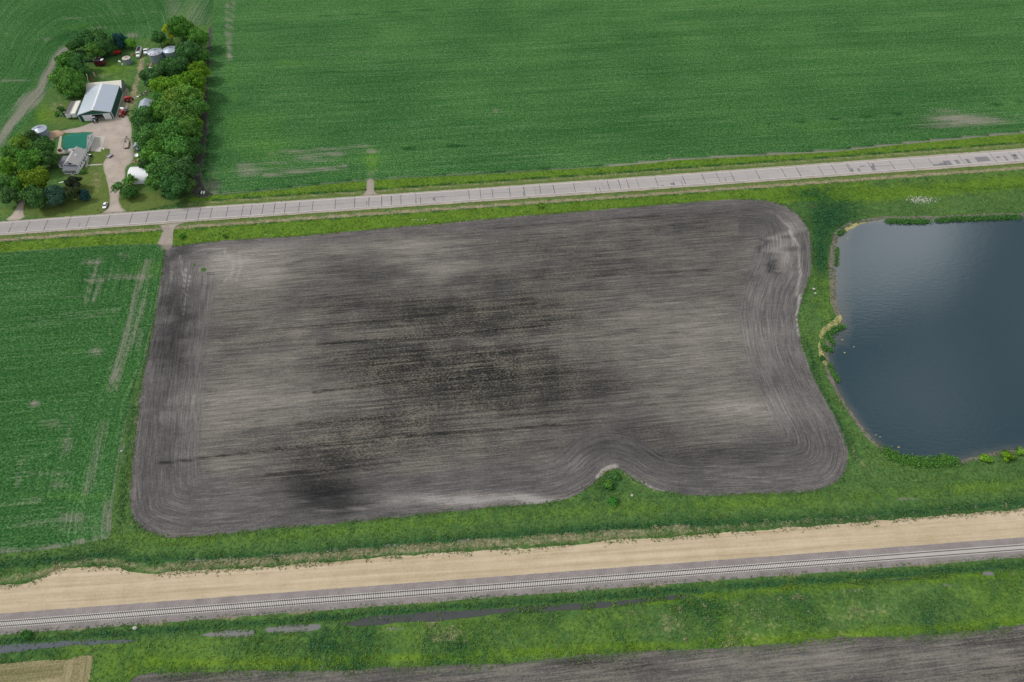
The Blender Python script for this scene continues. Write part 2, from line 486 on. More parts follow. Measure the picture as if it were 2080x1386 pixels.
NORTHF = [(437,-420),(437,0),(430,55),(427,111),(424,135),(421,203),(420,236),(419,270),(413,303),(409,337),(405,360),(413,385),(436,397.5),(541,388.5),(642,377),(743,368),(820,362.5),(961,356),(1103,347),
 (1220,340.5),(1301,334),(1382,325.5),(1483,320.5),(1620,313),(1715,307),(1808,296.5),(1923,285.5),(2080,271),(2700,221),(2900,-420)]
NWF = [(-900,-420),(435,-420),(435,0),(428,48),(415,52),(350,56),(310,78),(259,84),(221,74),(159,78),(141,100),(119,126),(116,160),(94,192),(74,223),(54,252),(0,303),(-500,420)]
YARD = [(-500,420),(0,302),(54,251),(74,222),(94,191),(116,160),(119,126),(141,99),(159,77),(221,73),(259,83),(310,77),(350,55),(415,51),(428,52),(425,111),(430,135),(423,203),(418,269),(412,303),(409,345),(404,385),
 (390,405),(300,426),(262,431),(203,437),(100,446),(0,450),(-500,492)]
SOIL_SHADE_STRIP = [(426,52),(432,52),(429,85),(428,111),(425,135),(422,203),(421,236),(420,270),(414,303),(410,337),(406,360),(414,385),(438,396.5),(420,401),(395,404),(384,380),(400,330),(408,270),(414,200),(418,135),(421,100)]
SAND = [(-420,1215),(0,1189.5),(45,1187),(82.5,1175),(107.5,1160),(140,1155),(170,1150.5),(237.5,1152.5),(270,1160),(300,1166),(375,1161),(520,1153.5),(720,1137.5),(870,1124),(1040,1115.8),(1215,1101),
 (1390,1089),(1560,1074.5),(1783,1058.5),(1950,1044.6),(2080,1035),(2500,1001),(2500,1063),(2080,1098),(1811,1116.4),(1560,1137.2),(1290,1157.5),(1040,1175.3),(770,1196),(520,1213.5),(250,1233),(0,1252.5),(-420,1283)]
BALLAST_T = [(-420,1283),(0,1252),(250,1232.5),(520,1213),(770,1195.5),(1040,1175),(1290,1157),(1560,1137),(1811,1116),(2080,1097.5),(2500,1062.5)]
BALLAST_B = [(-420,1314),(0,1284),(250,1264.5),(520,1244.3),(1040,1205.6),(1560,1165.5),(2080,1127),(2500,1094)]
SOUTHF = [(262,1384),(287,1370),(375,1366),(520,1360),(620,1364),(720,1362),(770,1356),(895,1350),(1040,1349),(1140,1335),(1265,1325),(1415,1318),(1560,1312.5),(1685,1295),(1838,1291),(1950,1284),(2080,1269),
 (2500,1225),(2600,1750),(100,1750)]
STUBBLE = [(-300,1372),(0,1350),(75,1342.5),(145,1340),(150,1335),(191,1331),(180,1385),(165,1460),(-300,1500)]
POND = [(1697,600),(1704,634),(1714,652),(1712,662),(1691,683),(1688,714),(1679,722),(1686,740),(1696,782),(1714,813),(1735,844),(1756,873),(1777,899),(1797,914),(1823,930),(1847,938),(1886,940),(1938,940),
 (1977,930),(2026,917),(2080,912),(2250,900),(2420,850),(2500,700),(2440,520),(2250,430),(2080,439),(1992,440),(1900,446),(1796,446),(1761.5,451),(1729,458),(1708.5,471.5),(1700,492),(1695,524),(1696,546),(1699,580)]
def W(pts, ox, oy, s): return [(ox + x / s, oy + y / s) for x, y in pts]
DITCH = [
 W([(-400,1045),(0,1010),(300,990),(600,965),(850,960),(950,965),(1060,955),(1190,966),(1000,985),(800,995),(500,1015),(250,1040),(0,1065),(-400,1100)],0,1060,4),
 W([(1640,915),(1800,885),(2050,875),(2080,890),(2060,935),(1850,940),(1650,935)],0,1060,4),
 W([(70,860),(200,845),(400,835),(520,830),(530,870),(400,895),(200,905),(90,905)],520,1060,4),
 W([(660,838),(800,800),(900,775),(1100,755),(1400,735),(1700,715),(2080,700),(2080,735),(1900,755),(1700,790),(1400,810),(1200,820),(1000,835),(830,855),(780,850)],520,1060,4),
 W([(4,692),(200,682),(400,672),(640,657),(900,642),(1100,615),(1350,590),(1500,600),(1380,630),(1100,655),(900,688),(700,703),(400,725),(100,745),(4,740)],1040,1060,4),
 W([(590,650),(700,635),(760,645),(740,665),(640,668)],1560,1000,3.59),
 W([(1540,588),(1600,580),(1660,590),(1640,608),(1560,605)],1560,1000,3.59),
 W([(90,688),(180,680),(210,684),(170,699),(110,701)],1560,1000,3.59),
 W([(800,650),(1000,625),(1200,612),(1340,608),(1240,625),(1000,640),(850,655)],1560,1000,3.59)]
DRIVE = [(203.5,437),(212,430),(219.5,424),(223.5,412),(223,395),(216.5,364.5),(208.5,338.5),(209,332),(216.5,321),(225,308),(223,302),(207,303),(190,310),(190,276),(182,268),(150,271),(120,270),(110,282),(104,297),(98,296),(104,275),(118,268),
 (141,263),(164.5,258.5),(180,252),(192,246),(222,242),(238,240),(246,215),(250,190),(256,178),(262,182),(262,205),(256,232),(266,248),(268,265),(268.4,286.6),(273,308),(270.6,330),(253,341),(255.5,360),(242.5,395),(241.4,410),(249,425),(260,431)]
DRIVE_W = [(7,450),(28,434),(41,407),(53,406),(46.5,429.5),(52,446)]
DRIVE_S = [(316,457.5),(325,459.5),(331,467),(327,481),(323,490),(318,496),(330,501),(340,512),(352,502),(351.5,480),(353,467),(361,457.5),(380,452)]
DRIVE_N = [(731,398.5),(741,393),(744,384),(745,364),(760,364),(760,387),(765,393),(775,395.5)]
PAD = [(184,307.5),(204.5,309),(215.4,276.5),(188.5,277.5)]
PATIO = [(122,276),(115.5,309),(119,314),(136,313),(140,307),(133,303),(124,300),(126,276)]

# ------------------------------------------------------------------ sheets of ground
def resample(pts, step, closed=True):
    out = []
    n = len(pts)
    for i in range(n if closed else n - 1):
        a = Vector(pts[i]); b = Vector(pts[(i + 1) % n]); L = (b - a).length
        k = max(1, int(L / step))
        if L > 150: k = max(1, int(L / (step * 8)))
        for j in range(k): out.append(tuple(a.lerp(b, j / k)))
    if not closed: out.append(pts[-1])
    return out
def chaikin(pts, n=1):
    for _ in range(n):
        o = []
        for i in range(len(pts)):
            a = pts[i]; b = pts[(i + 1) % len(pts)]
            L = math.hypot(b[0] - a[0], b[1] - a[1]); f = min(0.25, 3.0 / max(L, 1e-6))
            o.append((a[0] * (1 - f) + b[0] * f, a[1] * (1 - f) + b[1] * f)); o.append((a[0] * f + b[0] * (1 - f), a[1] * f + b[1] * (1 - f)))
        pts = o
    return pts
def dist_world(X, Y, poly):
    d = np.full(X.shape, 1e9)
    for i in range(len(poly)):
        x0, y0 = poly[i]; x1, y1 = poly[(i + 1) % len(poly)]
        dx, dy = x1 - x0, y1 - y0
        t = np.clip(((X - x0) * dx + (Y - y0) * dy) / (dx * dx + dy * dy + 1e-9), 0, 1)
        d = np.minimum(d, np.hypot(X - x0 - t * dx, Y - y0 - t * dy))
    return d
def world_poly(px, z=0.0): return [at(x, y, z) for x, y in px]

def sheet(name, pxpoly, z, mat, step=2.5, jag=0.5, attrs=None, smooth=1, kind='structure', view=(-430, 430, 20, 540), estep=None):
    wp = chaikin(world_poly(pxpoly, 0), smooth) if smooth else world_poly(pxpoly, 0)
    estep = estep or min(step, 1.2)
    bd = resample(wp, estep)
    B = np.array(bd)
    if jag:
        n = len(B); T = np.roll(B, -1, 0) - np.roll(B, 1, 0); T /= (np.linalg.norm(T, axis=1)[:, None] + 1e-9)
        N = np.stack([-T[:, 1], T[:, 0]], 1)
        q = fbm(B[:, 0], B[:, 1], 5.0, 3, 4) - 0.5
        B = B + N * (q * 2 * jag)[:, None]
    bd = [tuple(p) for p in B]
    x0, y0 = B.min(0); x1, y1 = B.max(0)
    x0, x1, y0, y1 = max(x0, view[0]), min(x1, view[1]), max(y0, view[2]), min(y1, view[3])
    gx, gy = np.meshgrid(np.arange(x0 + step / 2, x1, step), np.arange(y0 + step / 2, y1, step))
    gx[::2] += step / 2
    gx = gx.ravel(); gy = gy.ravel()
    ins = inpoly(gx, gy, bd); gx, gy = gx[ins], gy[ins]
    dd = dist_world(gx, gy, bd[::max(1, int(step / estep))] if len(bd) > 600 else bd)
    keep = dd > step * 0.45; gx, gy = gx[keep], gy[keep]
    verts = [Vector(p) for p in bd] + [Vector((a, b)) for a, b in zip(gx.tolist(), gy.tolist())]
    vo, eo, fo, *_ = delaunay_2d_cdt(verts, [], [list(range(len(bd)))], 1, 1e-4, False)
    V = np.array([(v.x, v.y) for v in vo])
    co = np.column_stack([V, np.full(len(V), z)])
    F = np.array([f for f in fo if len(f) == 3], np.int32)
    cen = V[F].mean(1)
    F = F[inpoly(cen[:, 0], cen[:, 1], bd)]
    at_ = attrs(V[:, 0], V[:, 1], wp) if attrs else None
    me = np_mesh(name, co, F, [mat], at_)
    o = bpy.data.objects.new(name, me); link(o)
    if kind: o['kind'] = kind
    return o

# ---- the base ground: verges, banks and lawns of grass
def grass_maps(px, py, X, Y):
    """lime, dry, dark, mud, lawn at a ground point (what grows there)"""
    lime = 0.20 + 0 * px; dry = 0.0 * px; dark = 0.10 + 0 * px; mud = 0.0 * px; lawn = 0.0 * px
    # verge between road and the fields: mown strip, dry line, bright ditch grass
    top = np.interp(px, [-500,0,420,820,1220,1620,2080,2700], [487,451,420,393,365.5,336.5,302,258])
    bot = np.interp(px, [-500,0,420,820,1220,1620,2080,2700], [515,479.5,449.5,421.5,394,365,332.5,290])
    d = py - bot
    south = (d > -3) & (py < 560)
    wv = 1.0
    dry += np.where(south, 0.95 * np.exp(-((d - 8.5) / 3.0) ** 2) + 0.15 * np.exp(-((d - 8) / 7) ** 2), 0)
    lime += np.where(south & (d > 13) & (d < 45), 0.75, 0) * np.clip(1.2 - (px - 1550) / 250, 0.25, 1)
    lawn += np.where(south & (d < 5), 0.8, 0)
    d2 = top - py
    north = (d2 > -3) & (py > 180)
    lime += np.where(north & (d2 > 12) & (d2 < 40), 0.85, 0) * (px > 380)
    dry += np.where(north & (px > 380), 0.62 * np.exp(-((d2 - 8) / 3.0) ** 2), 0)
    dark += np.where(north & (px > 430), 0.9 * np.exp(-((d2 - 12.5) / 1.0) ** 2), 0) + np.where(south & (px < 1560), 0.5 * np.exp(-((d - 13) / 1.2) ** 2), 0)
    lawn += np.where(north & (px > 380) & (d2 < 11), 0.7, 0)
    # right-hand verge bands
    dark += 0.75 * (blob(px, py, 1690, 440, 60, 45) + blob(px, py, 1668, 520, 18, 50) + 0.7 * blob(px, py, 1640, 395, 40, 12))
    lime += 0.8 * stroke(px, py, [(1700,400),(1850,392),(2080,370),(2400,350)], 13)
    dark += 0.35 * stroke(px, py, [(1850,380),(2000,385),(2080,378)], 3)
    mud += 0.5 * blob(px, py, 1868, 407, 24, 5) + 0.25 * blob(px, py, 1965, 404, 20, 5)
    dry += 0.25 * blob(px, py, 1960, 400, 60, 10)
    dry += 0.35 * blob(px, py, 1650, 420, 14, 5)
    # bank between the ploughed field and the pond
    lime += 0.35 * blob(px, py, 1680, 600, 30, 60)
    dry += 0.5 * stroke(px, py, [(1715,880),(1740,930),(1775,965)], 5)
    dry += 0.28 * stroke(px, py, [(1700,500),(1685,560),(1690,620)], 4)
    dark += 0.5 * stroke(px, py, [(1640,700),(1660,770),(1700,850),(1740,930)], 8)
    # strip between ploughed field and left field
    lime += 0.1 * blob(px, py, 250, 1000, 20, 90)
    dark += 0.45 * stroke(px, py, [(275,800),(262,880),(252,960),(247,1060)], 7)
    mud += 0.55 * stroke(px, py, [(280,770),(268,815),(258,860),(250,905)], 1.6)
    mud += 0.9 * blob(px, py, 250, 918, 5, 22) * 1.0 + 0.5 * stroke(px, py, [(247,930),(238,985),(233,1030)], 2.0)
    mud += 0.9 * blob(px, py, 287, 757, 5, 7)
    dry += 0.4 * stroke(px, py, [(282,800),(270,900),(264,960),(262,1030),(270,1065)], 3)
    dry += 0.3 * blob(px, py, 262, 1075, 10, 18)
    # bank south of the ploughed field
    sb = np.interp(px, [-500,0,230,270,375,520,745,940,1100,1250,1450,1700,1900,2080,2600], [1160,1130,1108,1120,1120,1115,1095,1078,1065,1055,1045,1035,1020,1003,960])
    lime += 0.30 * np.exp(-((py - sb + 22) / 16) ** 2) * (py > 940)
    dark += 0.60 * np.exp(-((py - sb - 18) / 11) ** 2)
    lime -= 0.4 * np.exp(-((py - sb - 18) / 11) ** 2)
    edge = np.interp(px, [-500,0,90,170,250,300,520,870,1215,1560,1950,2080,2600], [1225,1189,1172,1150,1152,1166,1154,1124,1101,1074.5,1044.6,1035,990])
    de = edge - py
    dry += 0.62 * np.exp(-((de - 9) / 9) ** 2) * np.clip(1.25 - (px - 900) / 1300, 0.30, 1)
    mud += 0.62 * np.exp(-((de - 23 + (px > 900) * 2) / 2.6) ** 2) * ((px > 330) & (px < 1060))
    dry += 0.5 * np.exp(-((de - 19) / 4) ** 2) * ((px > 330) & (px < 1400))
    mud += 0.6 * blob(px, py, 235, 1134, 40, 4) + 0.7 * stroke(px, py, [(1775,1019),(1850,1013),(1890,1011)], 2.6) + 0.45 * blob(px, py, 1700, 1022, 60, 4)
    dark += 0.8 * blob(px, py, 1240, 985, 22, 16) + 0.3 * blob(px, py, 1195, 1012, 30, 8)
    dry += 0.55 * stroke(px, py, [(1268,962),(1300,986),(1345,1001)], 2.2) + 0.9 * stroke(px, py, [(1219,966),(1235,953),(1250,950)], 2.4)
    # land south of the railway
    rb = np.interp(px, [-500,0,520,1040,1560,2080,2600], [1320,1285,1245.5,1206.5,1166.5,1128,1090])
    dr = py - rb
    dry += 0.75 * np.exp(-((dr - 4.5) / 3.2) ** 2) * (0.35 + 0.65 * (vn(px, 0 * px, 70, 5) > 0.35)) * (dr > 0)
    dark += 0.60 * np.exp(-((dr - 20) / 8) ** 2)
    far = dr > 36
    dark += np.where(far, 0.65 * (fbm(X, Y, 12, 21, 3) - 0.40) * 2, 0)
    lime += np.where(far, 0.45 * fbm(X, Y, 18, 22, 3), 0)
    dry += np.where(far, 0.70 * np.clip(fbm(X, Y, 22, 23, 4) - 0.5, 0, 1) * 2, 0)
    dry += 0.35 * blob(px, py, 1790, 1240, 60, 15) + 0.3 * blob(px, py, 640, 1330, 60, 6) + 0.35 * blob(px, py, 920, 1285, 12, 7)
    mud += 0.8 * (blob(px, py, 800, 1279, 38, 4)) + 0.6 * stroke(px, py, [(1630,1208),(1700,1202),(1850,1194),(1950,1188)], 2.4) + 0.45 * blob(px, py, 1660, 1222, 14, 5)
    mud += 0.4 * stroke(px, py, [(700,1248),(715,1256)], 8)
    lime += 0.6 * stroke(px, py, [(1300,1225),(1560,1200),(1900,1175),(2080,1163)], 6)
    lime += 0.5 * stroke(px, py, [(300,1345),(600,1345),(900,1335),(1200,1318),(1560,1300),(1840,1280),(2080,1262)], 8)
    return lime, dry, dark, mud, lawn
def ground_attrs(X, Y, wp=None):
    px, py = topx(X, Y)
    l, d, k, m, w = grass_maps(px, py, X, Y)
    return {"A": np.stack([l, d, k], 1), "B": np.stack([m, 0 * m, w], 1)}

M_grass = grass_material("grass")
gx = np.arange(-430, 430.1, 1.8); gy = np.arange(20, 540.1, 1.8)
GX, GY = np.meshgrid(gx, gy); nx, ny = len(gx), len(gy)
idx = np.arange(nx * ny).reshape(ny, nx)
quads = np.stack([idx[:-1, :-1], idx[:-1, 1:], idx[1:, 1:], idx[1:, :-1]], -1).reshape(-1, 4)
co = np.column_stack([GX.ravel(), GY.ravel(), np.zeros(nx * ny)])
x0, x1, y0, y1 = gx[0], gx[-1], gy[0], gy[-1]
FAR = 12000.0
ex = np.array([(x0,y0),(x1,y0),(x1,y1),(x0,y1),(-FAR,-FAR),(FAR,-FAR),(FAR,FAR),(-FAR,FAR)])
b = len(co)
co = np.vstack([co, np.column_stack([ex, np.zeros(8)])])
quads = np.vstack([quads, [[b+4,b+5,b+1,b+0],[b+1,b+5,b+6,b+2],[b+3,b+2,b+6,b+7],[b+4,b+0,b+3,b+7]]])
ga = ground_attrs(co[:, 0], co[:, 1])
for k in ga: ga[k][b:] = 0.1
ground = bpy.data.objects.new("ground", np_mesh("ground", co, quads, [M_grass], ga))
link(ground); tag(ground, "grassy verges and banks between the fields, the road and the railway", kind='structure')

# ---- ploughed field
M_soil = soil_material("ploughed_soil")
def plow_attrs(X, Y, wp):
    px, py = topx(X, Y)
    t = np.full(px.shape, 0.562)
    vv = rowv(X, Y); uu = X * ROADDIR.x + Y * ROADDIR.y
    wx = px + 30 * (fbm(X, Y, 30, 40, 3) - 0.5) + 150 * (fbm(uu * 0.05, vv, 9, 42, 4) - 0.5); wy = py + 22 * (fbm(X, Y, 24, 41, 3) - 0.5)
    for cx, cy, rx, ry, a in [
        (520,545,120,42,.20),(440,830,60,60,.06),(860,500,100,18,.16),(910,548,100,22,.17),(640,500,160,15,.08),(560,805,170,62,.17),(520,720,120,20,.05),(1450,700,170,60,.13),(1500,835,110,38,.22),
        (1380,640,120,30,.06),(1120,500,200,30,-.05),(940,1015,230,11,.26),(1110,1012,60,9,.18),(780,1028,60,8,.1),(1604,500,20,70,.19),(1560,560,30,90,.06),(1590,450,30,30,.04),
        (900,640,150,42,-.26),(1100,630,95,50,-.20),(860,730,180,45,-.27),(930,790,230,50,-.25),(1080,745,110,45,-.17),(780,870,180,36,-.20),(700,930,110,40,-.10),(1000,560,160,20,-.06),(1230,800,120,25,-.09),
        (660,1000,74,46,-.40),(660,930,90,20,-.14),(750,560,70,26,-.15),(650,620,120,24,-.05),(1250,540,160,40,-.07),(1575,545,9,16,-.22),(1568,500,7,20,-.16),(1300,875,90,22,-.12),
        (345,650,34,90,-.19),(355,520,22,30,-.13),(330,830,24,80,-.10),(370,730,25,40,-.13),(1100,835,90,25,-.16),(1300,915,240,20,-.08),(1480,925,160,25,-.10),(1450,445,170,30,-.08),(1600,420,30,14,-.06),
        (1180,700,70,25,.02),(480,540,60,25,.06),(560,930,160,30,.02),(440,960,60,60,.03),(1230,925,80,20,.06),(420,540,30,20,-.05),(420,750,60,22,-.07),(480,690,90,20,-.05),(1000,690,120,10,.10),(760,840,90,8,.08),(1350,760,140,14,.05),(1170,560,110,20,-.04),(760,620,90,16,-.06)]:
        t += a * 1.45 * blob(wx, wy, cx, cy, rx, ry)
    for pts, w, a in [
        ([(576,669),(780,652),(940,632),(1085,619)],1.6,-.22),([(644,700),(800,690),(940,678),(1115,660)],2.0,-.28),([(958,721),(1115,708)],2.0,-.25),([(900,760),(1130,745),(1361,725)],1.4,-.15),
        ([(637,797),(770,783),(880,771),(1130,757)],2.0,-.28),([(603,863),(730,852),(846,838)],2.2,-.24),([(321,942),(560,914),(800,889),(940,878),(1150,862)],1.5,-.30),([(540,965),(640,955),(812,940)],1.6,-.18),
        ([(420,960),(700,930),(1000,905)],1.3,-.10),([(1000,465),(1340,438)],1.2,-.14),([(880,505),(1130,484),(1440,450)],1.2,-.12),([(1130,690),(1300,672)],1.5,-.12),([(980,580),(1240,560),(1500,545)],1.2,-.10),
        ([(560,1000),(760,985)],1.5,-.12),([(640,1040),(760,1030)],1.5,.20),([(600,1020),(700,1008)],1.2,.16),([(1604,470),(1622,500),(1626,560),(1618,600)],2.5,.24),([(1580,440),(1604,462),(1612,500)],2.0,.18),([(1625,600),(1618,640),(1622,680)],1.6,.35),
        ([(1214,970),(1224,957),(1240,949),(1252,947)],2.6,.55),([(1268,957),(1295,976),(1330,993),(1370,1003)],1.6,.22),([(378,545),(372,600)],1.2,.25),([(386,560),(380,590),(372,640)],1.0,.25),([(366,520),(372,560)],1.5,.14),([(352,530),(348,570)],1.5,.14),([(455,510),(475,535),(470,560),(455,572)],1.2,.12),([(485,510),(490,540),(480,570)],1.2,.10),([(390,515),(420,505),(460,505)],1.2,.12)]:
        t += a * 1.5 * stroke(px, py, pts, np.maximum(w * 1.15, 1.5))
    res = 0.34 + 0.65 * blob(px, py, 850, 750, 330, 150) + 0.5 * blob(px, py, 800, 900, 300, 60) + 0.4 * blob(px, py, 1150, 640, 200, 130) + 0.35 * blob(px, py, 480, 700, 140, 120) \
        + 0.25 * blob(px, py, 1200, 480, 300, 50) + 0.25 * blob(px, py, 480, 900, 140, 60)
    res -= 0.25 * blob(px, py, 560, 790, 120, 50)
    gr = 1.2 * blob(px, py, 395, 539, 3.2, 4.5) + 1.3 * blob(px, py, 414, 548, 6, 5) + 0.45 * blob(px, py, 368, 745, 12, 30) * 0.6 + 0.5 * stroke(px, py, [(590,1062),(740,1050)], 5) * 0.8 + 0.5 * blob(px, py, 827, 552, 2, 2)
    d = dist_world(X, Y, wp)
    wl = np.where(px < 470, 26.0, np.where(px > 1500, 26.0, 17.0)); wl = np.where((py < 560) & (px > 420) & (px < 1500), 7.0, wl)
    wl = wl + 5 * (fbm(X, Y, 20, 90, 2) - 0.5)
    head = 1 / (1 + np.exp((d - wl) / 2.5))
    t += 0.02 * head
    res = res * (1 - 0.8 * head)
    t = np.where(d < 1.5, t + 0.05, t)
    t += 0.10 * (fbm(px / 3, py, 14, 60, 4) - 0.5)
    return {"A": np.stack([t, res, gr], 1), "B": np.stack([d, rowv(X, Y), head], 1)}
o = sheet("ploughed_field", PLOWED, 0.05, M_soil, step=1.0, jag=0.55, attrs=plow_attrs, smooth=2)
tag(o, "large dark ploughed field in the middle with straw residue")

def south_attrs(X, Y, wp):
    px, py = topx(X, Y)
    t = np.full(px.shape, 0.60) + 0.34 * (fbm(X, Y, 24, 50, 4) - 0.5)
    for cx, cy, rx, ry, a in [(1190,1345,50,12,-.4),(1290,1352,60,12,-.22),(400,1384,90,10,-.15),(560,1372,60,8,-.2),(2000,1300,90,14,-.22),(2050,1370,60,16,-.2),(1700,1340,160,20,.1),(1900,1330,90,14,.05),(900,1370,120,14,-.02)]:
        t += a * blob(px, py, cx, cy, rx, ry)
    d = dist_world(X, Y, wp)
    res = np.full(px.shape, 0.75)
    gr = 0.55 * np.exp(-(d / 3.5) ** 2) * (0.4 + fbm(X, Y, 8, 51, 3)) + 0.3 * blob(px, py, 1250, 1340, 120, 8)
    return {"A": np.stack([t, res, gr], 1), "B": np.stack([d, rowv(X, Y), 0 * d], 1)}
o = sheet("south_field", SOUTHF, 0.05, M_soil, step=2.2, jag=0.8, attrs=south_attrs, view=(-260, 260, -40, 90))
tag(o, "grey brown ploughed field along the bottom edge")

# ---- green crop fields
M_crop = crop_material("soybean_rows")
def sum_feats(px, py, blobs, strokes):
    r = 0 * px
    for cx, cy, rx, ry, a in blobs: r = r + a * blob(px, py, cx, cy, rx, ry)
    for pts, w, a in strokes: r = r + a * stroke(px, py, pts, w)
    return r
def left_attrs(X, Y, wp):
    px, py = topx(X, Y); d = dist_world(X, Y, wp)
    bare = sum_feats(px, py, [(195,715,13,8,.6),(186,533,20,5,.5),(70,821,8,5,1.3),(146,1052,30,9,.6),(219,1052,9,38,.62),(107,861,24,8,.35),(137,905,12,22,.4),(120,985,26,8,.3),(240,560,60,5,.3),(250,520,14,6,.35),(80,650,40,9,.15),(60,1060,60,10,.22),(280,690,16,30,.22),(160,1075,90,9,.2),(330,505,8,4,.4),(150,640,30,12,.15)],
        [([(204,523),(186,570),(173,622)],2.6,.55),([(208,566),(190,612)],2.6,.55),([(299,531),(277,598),(260,666),(238,737),(228,770)],6,.60),([(292,611),(273,676),(253,728),(236,790)],3.2,.55),([(150,573),(230,567),(303,563)],2.0,.4),
         ([(169,646),(216,634)],2.2,.3),([(239,754),(219,796)],4,.5),([(210,860),(197,923),(176,1000)],8,.36),([(42,937),(31,1010)],2.5,.35),([(14,965),(152,961)],2,.28),([(25,1018),(124,1006)],2,.28),([(150,830),(140,880)],2.2,.35),
         ([(0,1122),(100,1114),(200,1094)],3.5,.75),([(312,520),(300,590),(290,650)],3,.25),([(247,540),(236,600),(225,680)],1.8,.25),([(100,606),(180,600)],1.8,.25)])
    yel = sum_feats(px, py, [(300,545,60,25,.55),(150,1008,120,8,.5),(250,700,60,120,.3),(170,800,90,40,.25),(60,1000,60,30,.1),(150,870,120,40,.15)], [])
    dark = sum_feats(px, py, [(40,700,90,160,.04)], [([(278,765),(256,864),(236,979)],2.5,.2)])
    bare = bare * 1.35 + 0.28 * np.exp(-(d / 1.2) ** 2) + 0.05 * (fbm(X, Y, 14, 80, 3) - 0.3)
    east = np.array(world_poly([(337.5,503),(326.5,564),(309,665.7),(293.5,745),(265.8,810),(244.7,923),(225,1077.5)]))
    de = segd(X, Y, [tuple(q) for q in east])
    lim = 17 + 8 * (fbm(X, Y, 9, 81, 2) - .5)
    nsr = sum_feats(px, py, [(200,570,60,60,1),(170,950,60,80,.8),(90,980,60,60,.5),(70,640,0.1,0.1,1)], [])
    v = np.where((de < lim) | (nsr > 0.45), de, rowv(X, Y))
    # along-edge passes near the right-hand border
    return {"A": np.stack([bare, yel, dark], 1), "B": np.stack([d, v, 0 * d], 1)}
o = sheet("left_field", LEFTF, 0.06, M_crop, step=1.7, jag=0.45, attrs=left_attrs)
tag(o, "green row crop field left of the ploughed field")
def north_attrs(X, Y, wp):
    px, py = topx(X, Y); d = dist_world(X, Y, wp)
    bare = sum_feats(px, py, [(505,350,26,9,.75),(500,335,20,4,.5),(432,345,8,14,.35),(432,378,16,12,.8),(755,308,15,3,.6),(690,315,16,3,.4),(1008,225,6.5,3,1.2),(1948,242,56,8,1.25),(1920,225,34,3,.7),(1920,256,80,4,.75),(2010,246,40,6,.6),(650,312,70,6,.35),(600,345,90,6,.3),(1385,300,30,2.5,.3)],
        [([(540,356),(640,346),(705,338)],3,1.0),([(545,313),(650,303),(750,297)],2.4,.7),([(480,338),(600,328),(690,322)],2.6,.6),([(600,322),(690,313)],2.2,.5),([(750,366),(751,340),(751,300)],2.0,.55),([(761,366),(761,340),(759,300)],2.0,.50),([(463,5),(460,60),(467,125)],2.6,.85),([(475,0),(469,60),(466,120)],2.6,.7),
         ([(1860,266),(1960,250),(2080,236)],1.4,.3),([(820,337),(1000,325),(1200,308)],1.6,.18),([(475,36),(560,34),(740,22)],1.2,.2),([(640,112),(760,105)],2,.2)])
    yel = sum_feats(px, py, [(600,130,50,14,.4),(620,84,50,12,.35),(540,250,90,70,.22),(470,200,30,150,.3),(540,300,60,50,.25),(700,320,120,25,.25),(1640,255,160,18,.35),(900,140,120,20,.15),(1480,60,300,60,.05),(755,330,12,30,.8)], [])
    dark = sum_feats(px, py, [], [([(420,270),(412,350)],6,.2),([(820,303),(900,298),(1010,292)],1.0,.35),([(1560,253),(1640,247),(1830,232)],1.0,.30),([(1990,215),(2080,207)],1.0,.35),([(480,212),(620,205),(760,208)],1.2,.2),([(650,33),(900,20)],1.0,.2),([(560,150),(760,143)],1.0,.15),([(1100,90),(1400,70)],1.0,.12)])
    hl = (px > 1240) & (px < 2100)
    bare += np.where(hl, 0.9, 0.0) * np.exp(-(d / 1.1) ** 2) + 0.55 * np.exp(-(d / 0.8) ** 2) * (py > 250)
    dark = dark + 0.30 * np.exp(-((d - 1.0) / 0.7) ** 2) * (py > 250) * (~((px > 1290) & (px < 1480)))
    dark = dark - 0.05 - 0.05 * np.clip((200 - py) / 200, 0, 1)
    return {"A": np.stack([bare, yel, dark], 1), "B": np.stack([d, rowv(X, Y), 0 * d], 1)}
o = sheet("north_field", NORTHF, 0.06, M_crop, step=2.6, jag=0.35, attrs=north_attrs)
tag(o, "wide green crop field beyond the road")
TRACK = [(-40,322),(0,288),(20,255),(40,232),(52,214),(68,196),(82,182),(90,160),(104,138),(110,122),(124,106),(142,94)]
def nw_attrs(X, Y, wp):
    px, py = topx(X, Y); d = dist_world(X, Y, wp)
    wdt = np.interp(py, [90,120,150,180,205,230,260,300], [6,7,8,8,17,11,7,8])
    ds = segd(px, py, TRACK)
    bare = 1.25 * np.exp(-(ds / wdt) ** 2)
    bare += sum_feats(px, py, [(267,72,14,5,.9),(93,80,16,3,.45),(390,30,32,40,.42),(345,14,16,30,.3),(200,57,22,3,.4),(30,163,30,2,.35),(80,215,20,8,.3),(425,90,6,40,.5),(10,262,16,12,.35),(60,120,10,30,.2)],
        [([(0,165),(60,163)],2,.4),([(130,40),(220,30),(330,24)],1.4,.3),([(0,125),(60,124)],1.2,.25)])
    yel = sum_feats(px, py, [(150,60,60,16,.45),(80,170,30,40,.3),(210,50,60,8,.35),(90,220,40,25,.2),(390,20,40,30,.3)], [])
    dark = sum_feats(px, py, [(80,215,40,20,.05)], [([(300,45),(180,52),(120,80)],3,.12)])
    dk2 = np.clip((180 - py) / 180, 0, 1)
    v = np.where(px > 330, X, ds * 0.35)
    v = np.where(px > 345, X, segd(px, py, TRACK) * 0.33)
    return {"A": np.stack([bare, yel, dark], 1), "B": np.stack([d, v, 0 * d], 1)}
o = sheet("northwest_field", NWF, 0.06, M_crop, step=2.0, jag=0.3, attrs=nw_attrs)
tag(o, "green crop field behind the farmyard with a bare washed out strip")

